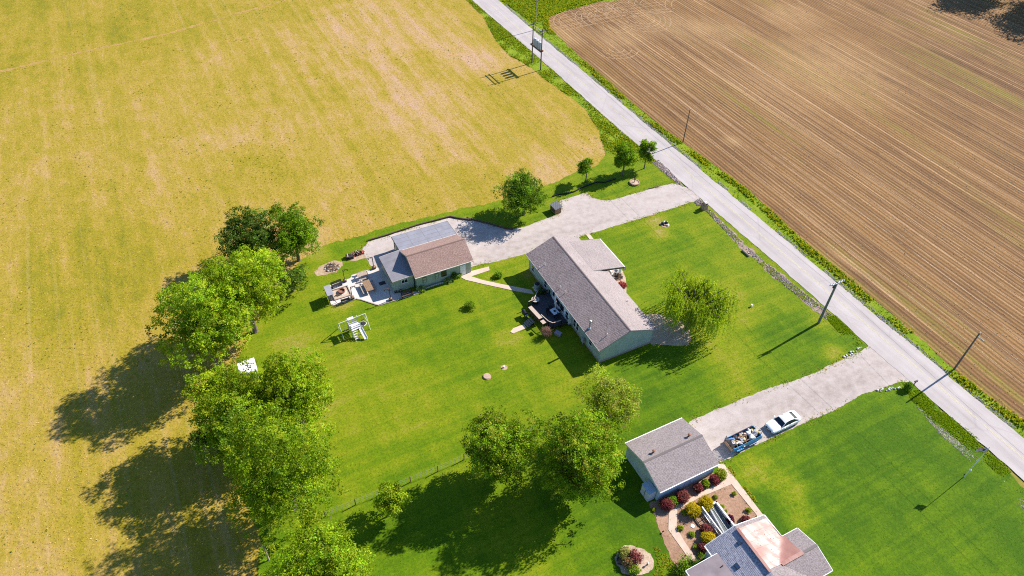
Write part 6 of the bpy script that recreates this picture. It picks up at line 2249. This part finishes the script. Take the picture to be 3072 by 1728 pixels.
for k, pl in enumerate(([(27.07,48.37),(28.07,48.75),(28.77,47.05),(30.5,43.47),(32,40.7),(31.35,40.38),(30.43,42.52),(28.25,46.69)], [(16.9,37.78),(17.78,37.95),(19.13,35.59),(19.24,34.48),(18.55,34.46),(16.48,34.41),(17.12,36.19)])):
    tufts('rough_grass', 'coarse grass clumps beside the yard path' if k == 0 else 'coarse grass clumps between island bed and mulch', 'grass', scatter(pl, 420, rng, lambda P: vnoise(P, 1.2, 3) > .5), .09, .03, 5, YGR + [(.25, .22, .07)], rng, M_WEED)
# lawns
lawn_clip = [(-60, 20), (-48, 100), (26, 128), (72, 24)]
hard = [north_drive, south_drive, yard_path]


def not_hard(P):
    k = inside(P, VIEW)
    for h in hard:
        k &= ~inside(P, h)
    for (ox, oy, a, u0, u1, v0, v1) in ((2.13, 84.42, A_M, -.2, 22.6, -3.6, 13.2), (-14.89, 78.55, A_B, -9.5, 10, -1.0, 11.5), (18.02, 43.34, A_G, -3.5, 11.5, -22, 7.6), (2.13, 84.42, A_M, 22, 27, -1, 13)):
        X, Y = P[:, 0] - ox, P[:, 1] - oy
        u, v = X * cos(a) + Y * sin(a), -X * sin(a) + Y * cos(a)
        k &= ~((u > u0) & (u < u1) & (v > v0) & (v < v1))
    return k


LG_ = [(.070, .140, .004), (.095, .165, .005), (.050, .11, .004), (.13, .19, .008), (.17, .19, .02)]
tufts('lawn_grass', 'short mown grass covering the lawns', 'grass', scatter(lawn_edge, 110000, rng, lambda P: not_hard(P) & inside(P, VIEW)), .03, .022, 3, LG_, rng, M_BLADE, 3.0)
# stubble
SC_ = [(.30, .23, .02), (.36, .26, .05), (.22, .20, .014), (.44, .32, .17), (.16, .16, .012), (.42, .30, .12)]
fld = [(-162, 208), (-30, 230)] + road_l[1:4] + f_edge[9:] + [(-34.32,85.58),(-36.94,78.1),(-38.37,65.87),(-38.61,57.42),(-37.83,52.35),(-31.9,43.4),(-28.76,38.9),(-27.48,33.38)] + [(-45, 24), (-70, 24)]
tufts('stubble', 'dry yellow stubble and weeds covering the harvested field', 'stubble', scatter(fld, 150000, rng, lambda P: ~inside(P, lawn_edge) & ~inside(P, nv)), .06, .03, 3, SC_, rng, M_BLADE, 1.8)
tufts('field_weeds', 'scattered low green weeds in the stubble field', 'weeds', scatter(fld, 1500, rng, lambda P: ~inside(P, lawn_edge) & (vnoise(P, 6.0, 12) > .68)), .10, .07, 6, [(.13, .18, .01), (.20, .20, .015), (.09, .14, .01)], rng, M_BLADE)


def stones(name, label, P, r0, r1, cols, mat, z=0.0):
    n = len(P)
    base = np.array([(1, 0, 0), (0, 1, 0), (-1, 0, 0), (0, -1, 0), (0, 0, 1)], float)
    r = (r0 + (r1 - r0) * rng.random((n, 1, 1)) ** 2)
    a = 6.283 * rng.random(n)
    V = base[None] * (.7 + .6 * rng.random((n, 5, 1))) * r
    V[:, :, 2] *= .75
    x, y = V[:, :, 0].copy(), V[:, :, 1].copy()
    V[:, :, 0] = x * np.cos(a)[:, None] - y * np.sin(a)[:, None] + P[:, :1]
    V[:, :, 1] = x * np.sin(a)[:, None] + y * np.cos(a)[:, None] + P[:, 1:]
    V[:, :, 2] += z
    F = np.array([(0, 1, 4), (1, 2, 4), (2, 3, 4), (3, 0, 4)])
    T = V[:, F].reshape(-1, 3, 3)
    t = np.repeat(np.array(cols)[rng.integers(0, len(cols), n)] * (.75 + .5 * rng.random((n, 1))), 4, 0)
    return tag(quads(name, T, mat, t, None, 3), label, 'stones', kind='stuff')


m_, t_, o_ = nodes('loose_stone')
at = N(t_, 'ShaderNodeAttribute', attribute_name='tint')
finish(t_, o_, at.outputs['Color'], .9)
RIP = [(.34, .27, .24), (.42, .34, .31), (.24, .18, .15), (.46, .39, .36), (.33, .22, .18), (.27, .24, .24)]
rp1 = [(34.61,101.81),(36.27,98.11),(39.51,90.85),(43.08,85.02),(46.19,80.08),(49.01,75.68),(47.82,74.68),(45.06,79.28),(41.82,84.43),(38.93,89.96),(36.52,95.28),(34.27,100.47)]
rp2 = [(26.48,115.51),(27.83,116.19),(29.25,113.44),(30.76,109.28),(31.36,107.56),(30.19,108.97),(28.05,112.47)]
sheet('ditch_bed', rp1, .002, plain('ditch_soil', (.26, .19, .145), .95, .35, 4, bump=.5), .35, .3, 41)
sheet('ditch_bed', rp2, .002, bpy.data.materials['ditch_soil'], .15, .3, 42)
stones('riprap', 'loose grey and rust stones lining the roadside ditch of the front lawn', scatter(rp1, 3000, rng, lambda P: vnoise(P, 2.0, 15) > .75 * rng.random(len(P))), .05, .19, RIP, m_)
stones('riprap', 'loose grey and rust stones beside the road near the young trees', scatter(rp2, 1300, rng), .06, .22, RIP, m_)
stones('corner_stones', 'loose stones beside the brick mailbox pillar', scatter([(32.53,103.23),(33.7,104.11),(34.25,103.44),(33.72,102.32),(32.83,102.01)], 140, rng), .08, .22, RIP, m_, .02)
gl = [(55.25,58.7),(56.27,57.64),(58.25,53.89),(60.3,50.73),(63.13,45.02),(62.33,43.42),(60.4,47.31),(58.58,50.69),(56.66,54.25)]
stones('shoulder_gravel', 'pale gravel strip between the south lawn and the ditch', scatter(gl, 1700, rng, lambda P: vnoise(P, 3.0, 6) > .25 + .5 * rng.random(len(P))), .03, .09, [(.46, .42, .34), (.5, .47, .40), (.36, .33, .16), (.30, .27, .08)], m_)
stones('shoulder_gravel', 'crumbled pale gravel along the field side of the road', scatter(vp, 9000, rng, lambda P: inside(P, VIEW) & line_mask(road_r, .75)(P) & (vnoise(P, 3, 9) > .35)), .03, .10, [(.42, .38, .37), (.48, .44, .43), (.33, .29, .26)], m_)
stones('soil_clods', 'clods and crop residue on the brown field', scatter([(22, 205)] + b_edge + [(160, 40), (160, 215)], 60000, rng, lambda P: inside(P, VIEW)), .03, .10, [(.30, .19, .10), (.42, .30, .17), (.16, .10, .055), (.5, .38, .22)], m_, -.04)
# grass creeping over the edges of drives and paths
edge_pts = []
for pl, wd, n in ((north_drive, .32, 5200), (south_drive, .32, 4200), (yard_path, .14, 900)):
    P = []
    for a, b in zip(pl, pl[1:] + pl[:1]):
        a, b = np.array(a), np.array(b)
        L = np.hypot(*(b - a))
        k = max(1, int(n * L / 160))
        P.append(a + (b - a) * rng.random((k, 1)) + rng.normal(size=(k, 2)) * wd)
    edge_pts.append(np.concatenate(P))
EP_ = np.concatenate(edge_pts)
road_band = list(road_l) + list(road_r[::-1])
keep = ~inside(EP_, road_band) & (vnoise(EP_, 1.5, 31) > .3 + .6 * rng.random(len(EP_)))
for (ox, oy, a, u0, u1, v0, v1) in ((2.13, 84.42, A_M, .2, 22.2, .3, 9.2), (2.13, 84.42, A_M, 1.3, 8.9, 9, 12.9), (-14.89, 78.55, A_B, -3.5, 10, .3, 11.5), (18.02, 43.34, A_G, 0, 8.8, 0, 7.5)):
    X, Y = EP_[:, 0] - ox, EP_[:, 1] - oy
    u, v = X * cos(a) + Y * sin(a), -X * sin(a) + Y * cos(a)
    keep &= ~((u > u0) & (u < u1) & (v > v0) & (v < v1))
tufts('edge_grass', 'ragged grass tufts along the edges of the gravel drives', 'grass', EP_[keep], .07, .045, 4, [(.10, .16, .006), (.14, .18, .01), (.22, .19, .05), (.08, .13, .006), (.30, .23, .10)], rng, M_WEED, 2.2, .012)
tufts('ditch_grass', 'sparse grass growing between the ditch stones', 'grass', scatter(rp1, 1500, rng, lambda P: vnoise(P, 1.7, 44) > .3 + .4 * rng.random(len(P))), .12, .03, 7, YGR + WEED[:3], rng, M_WEED, 1.0)
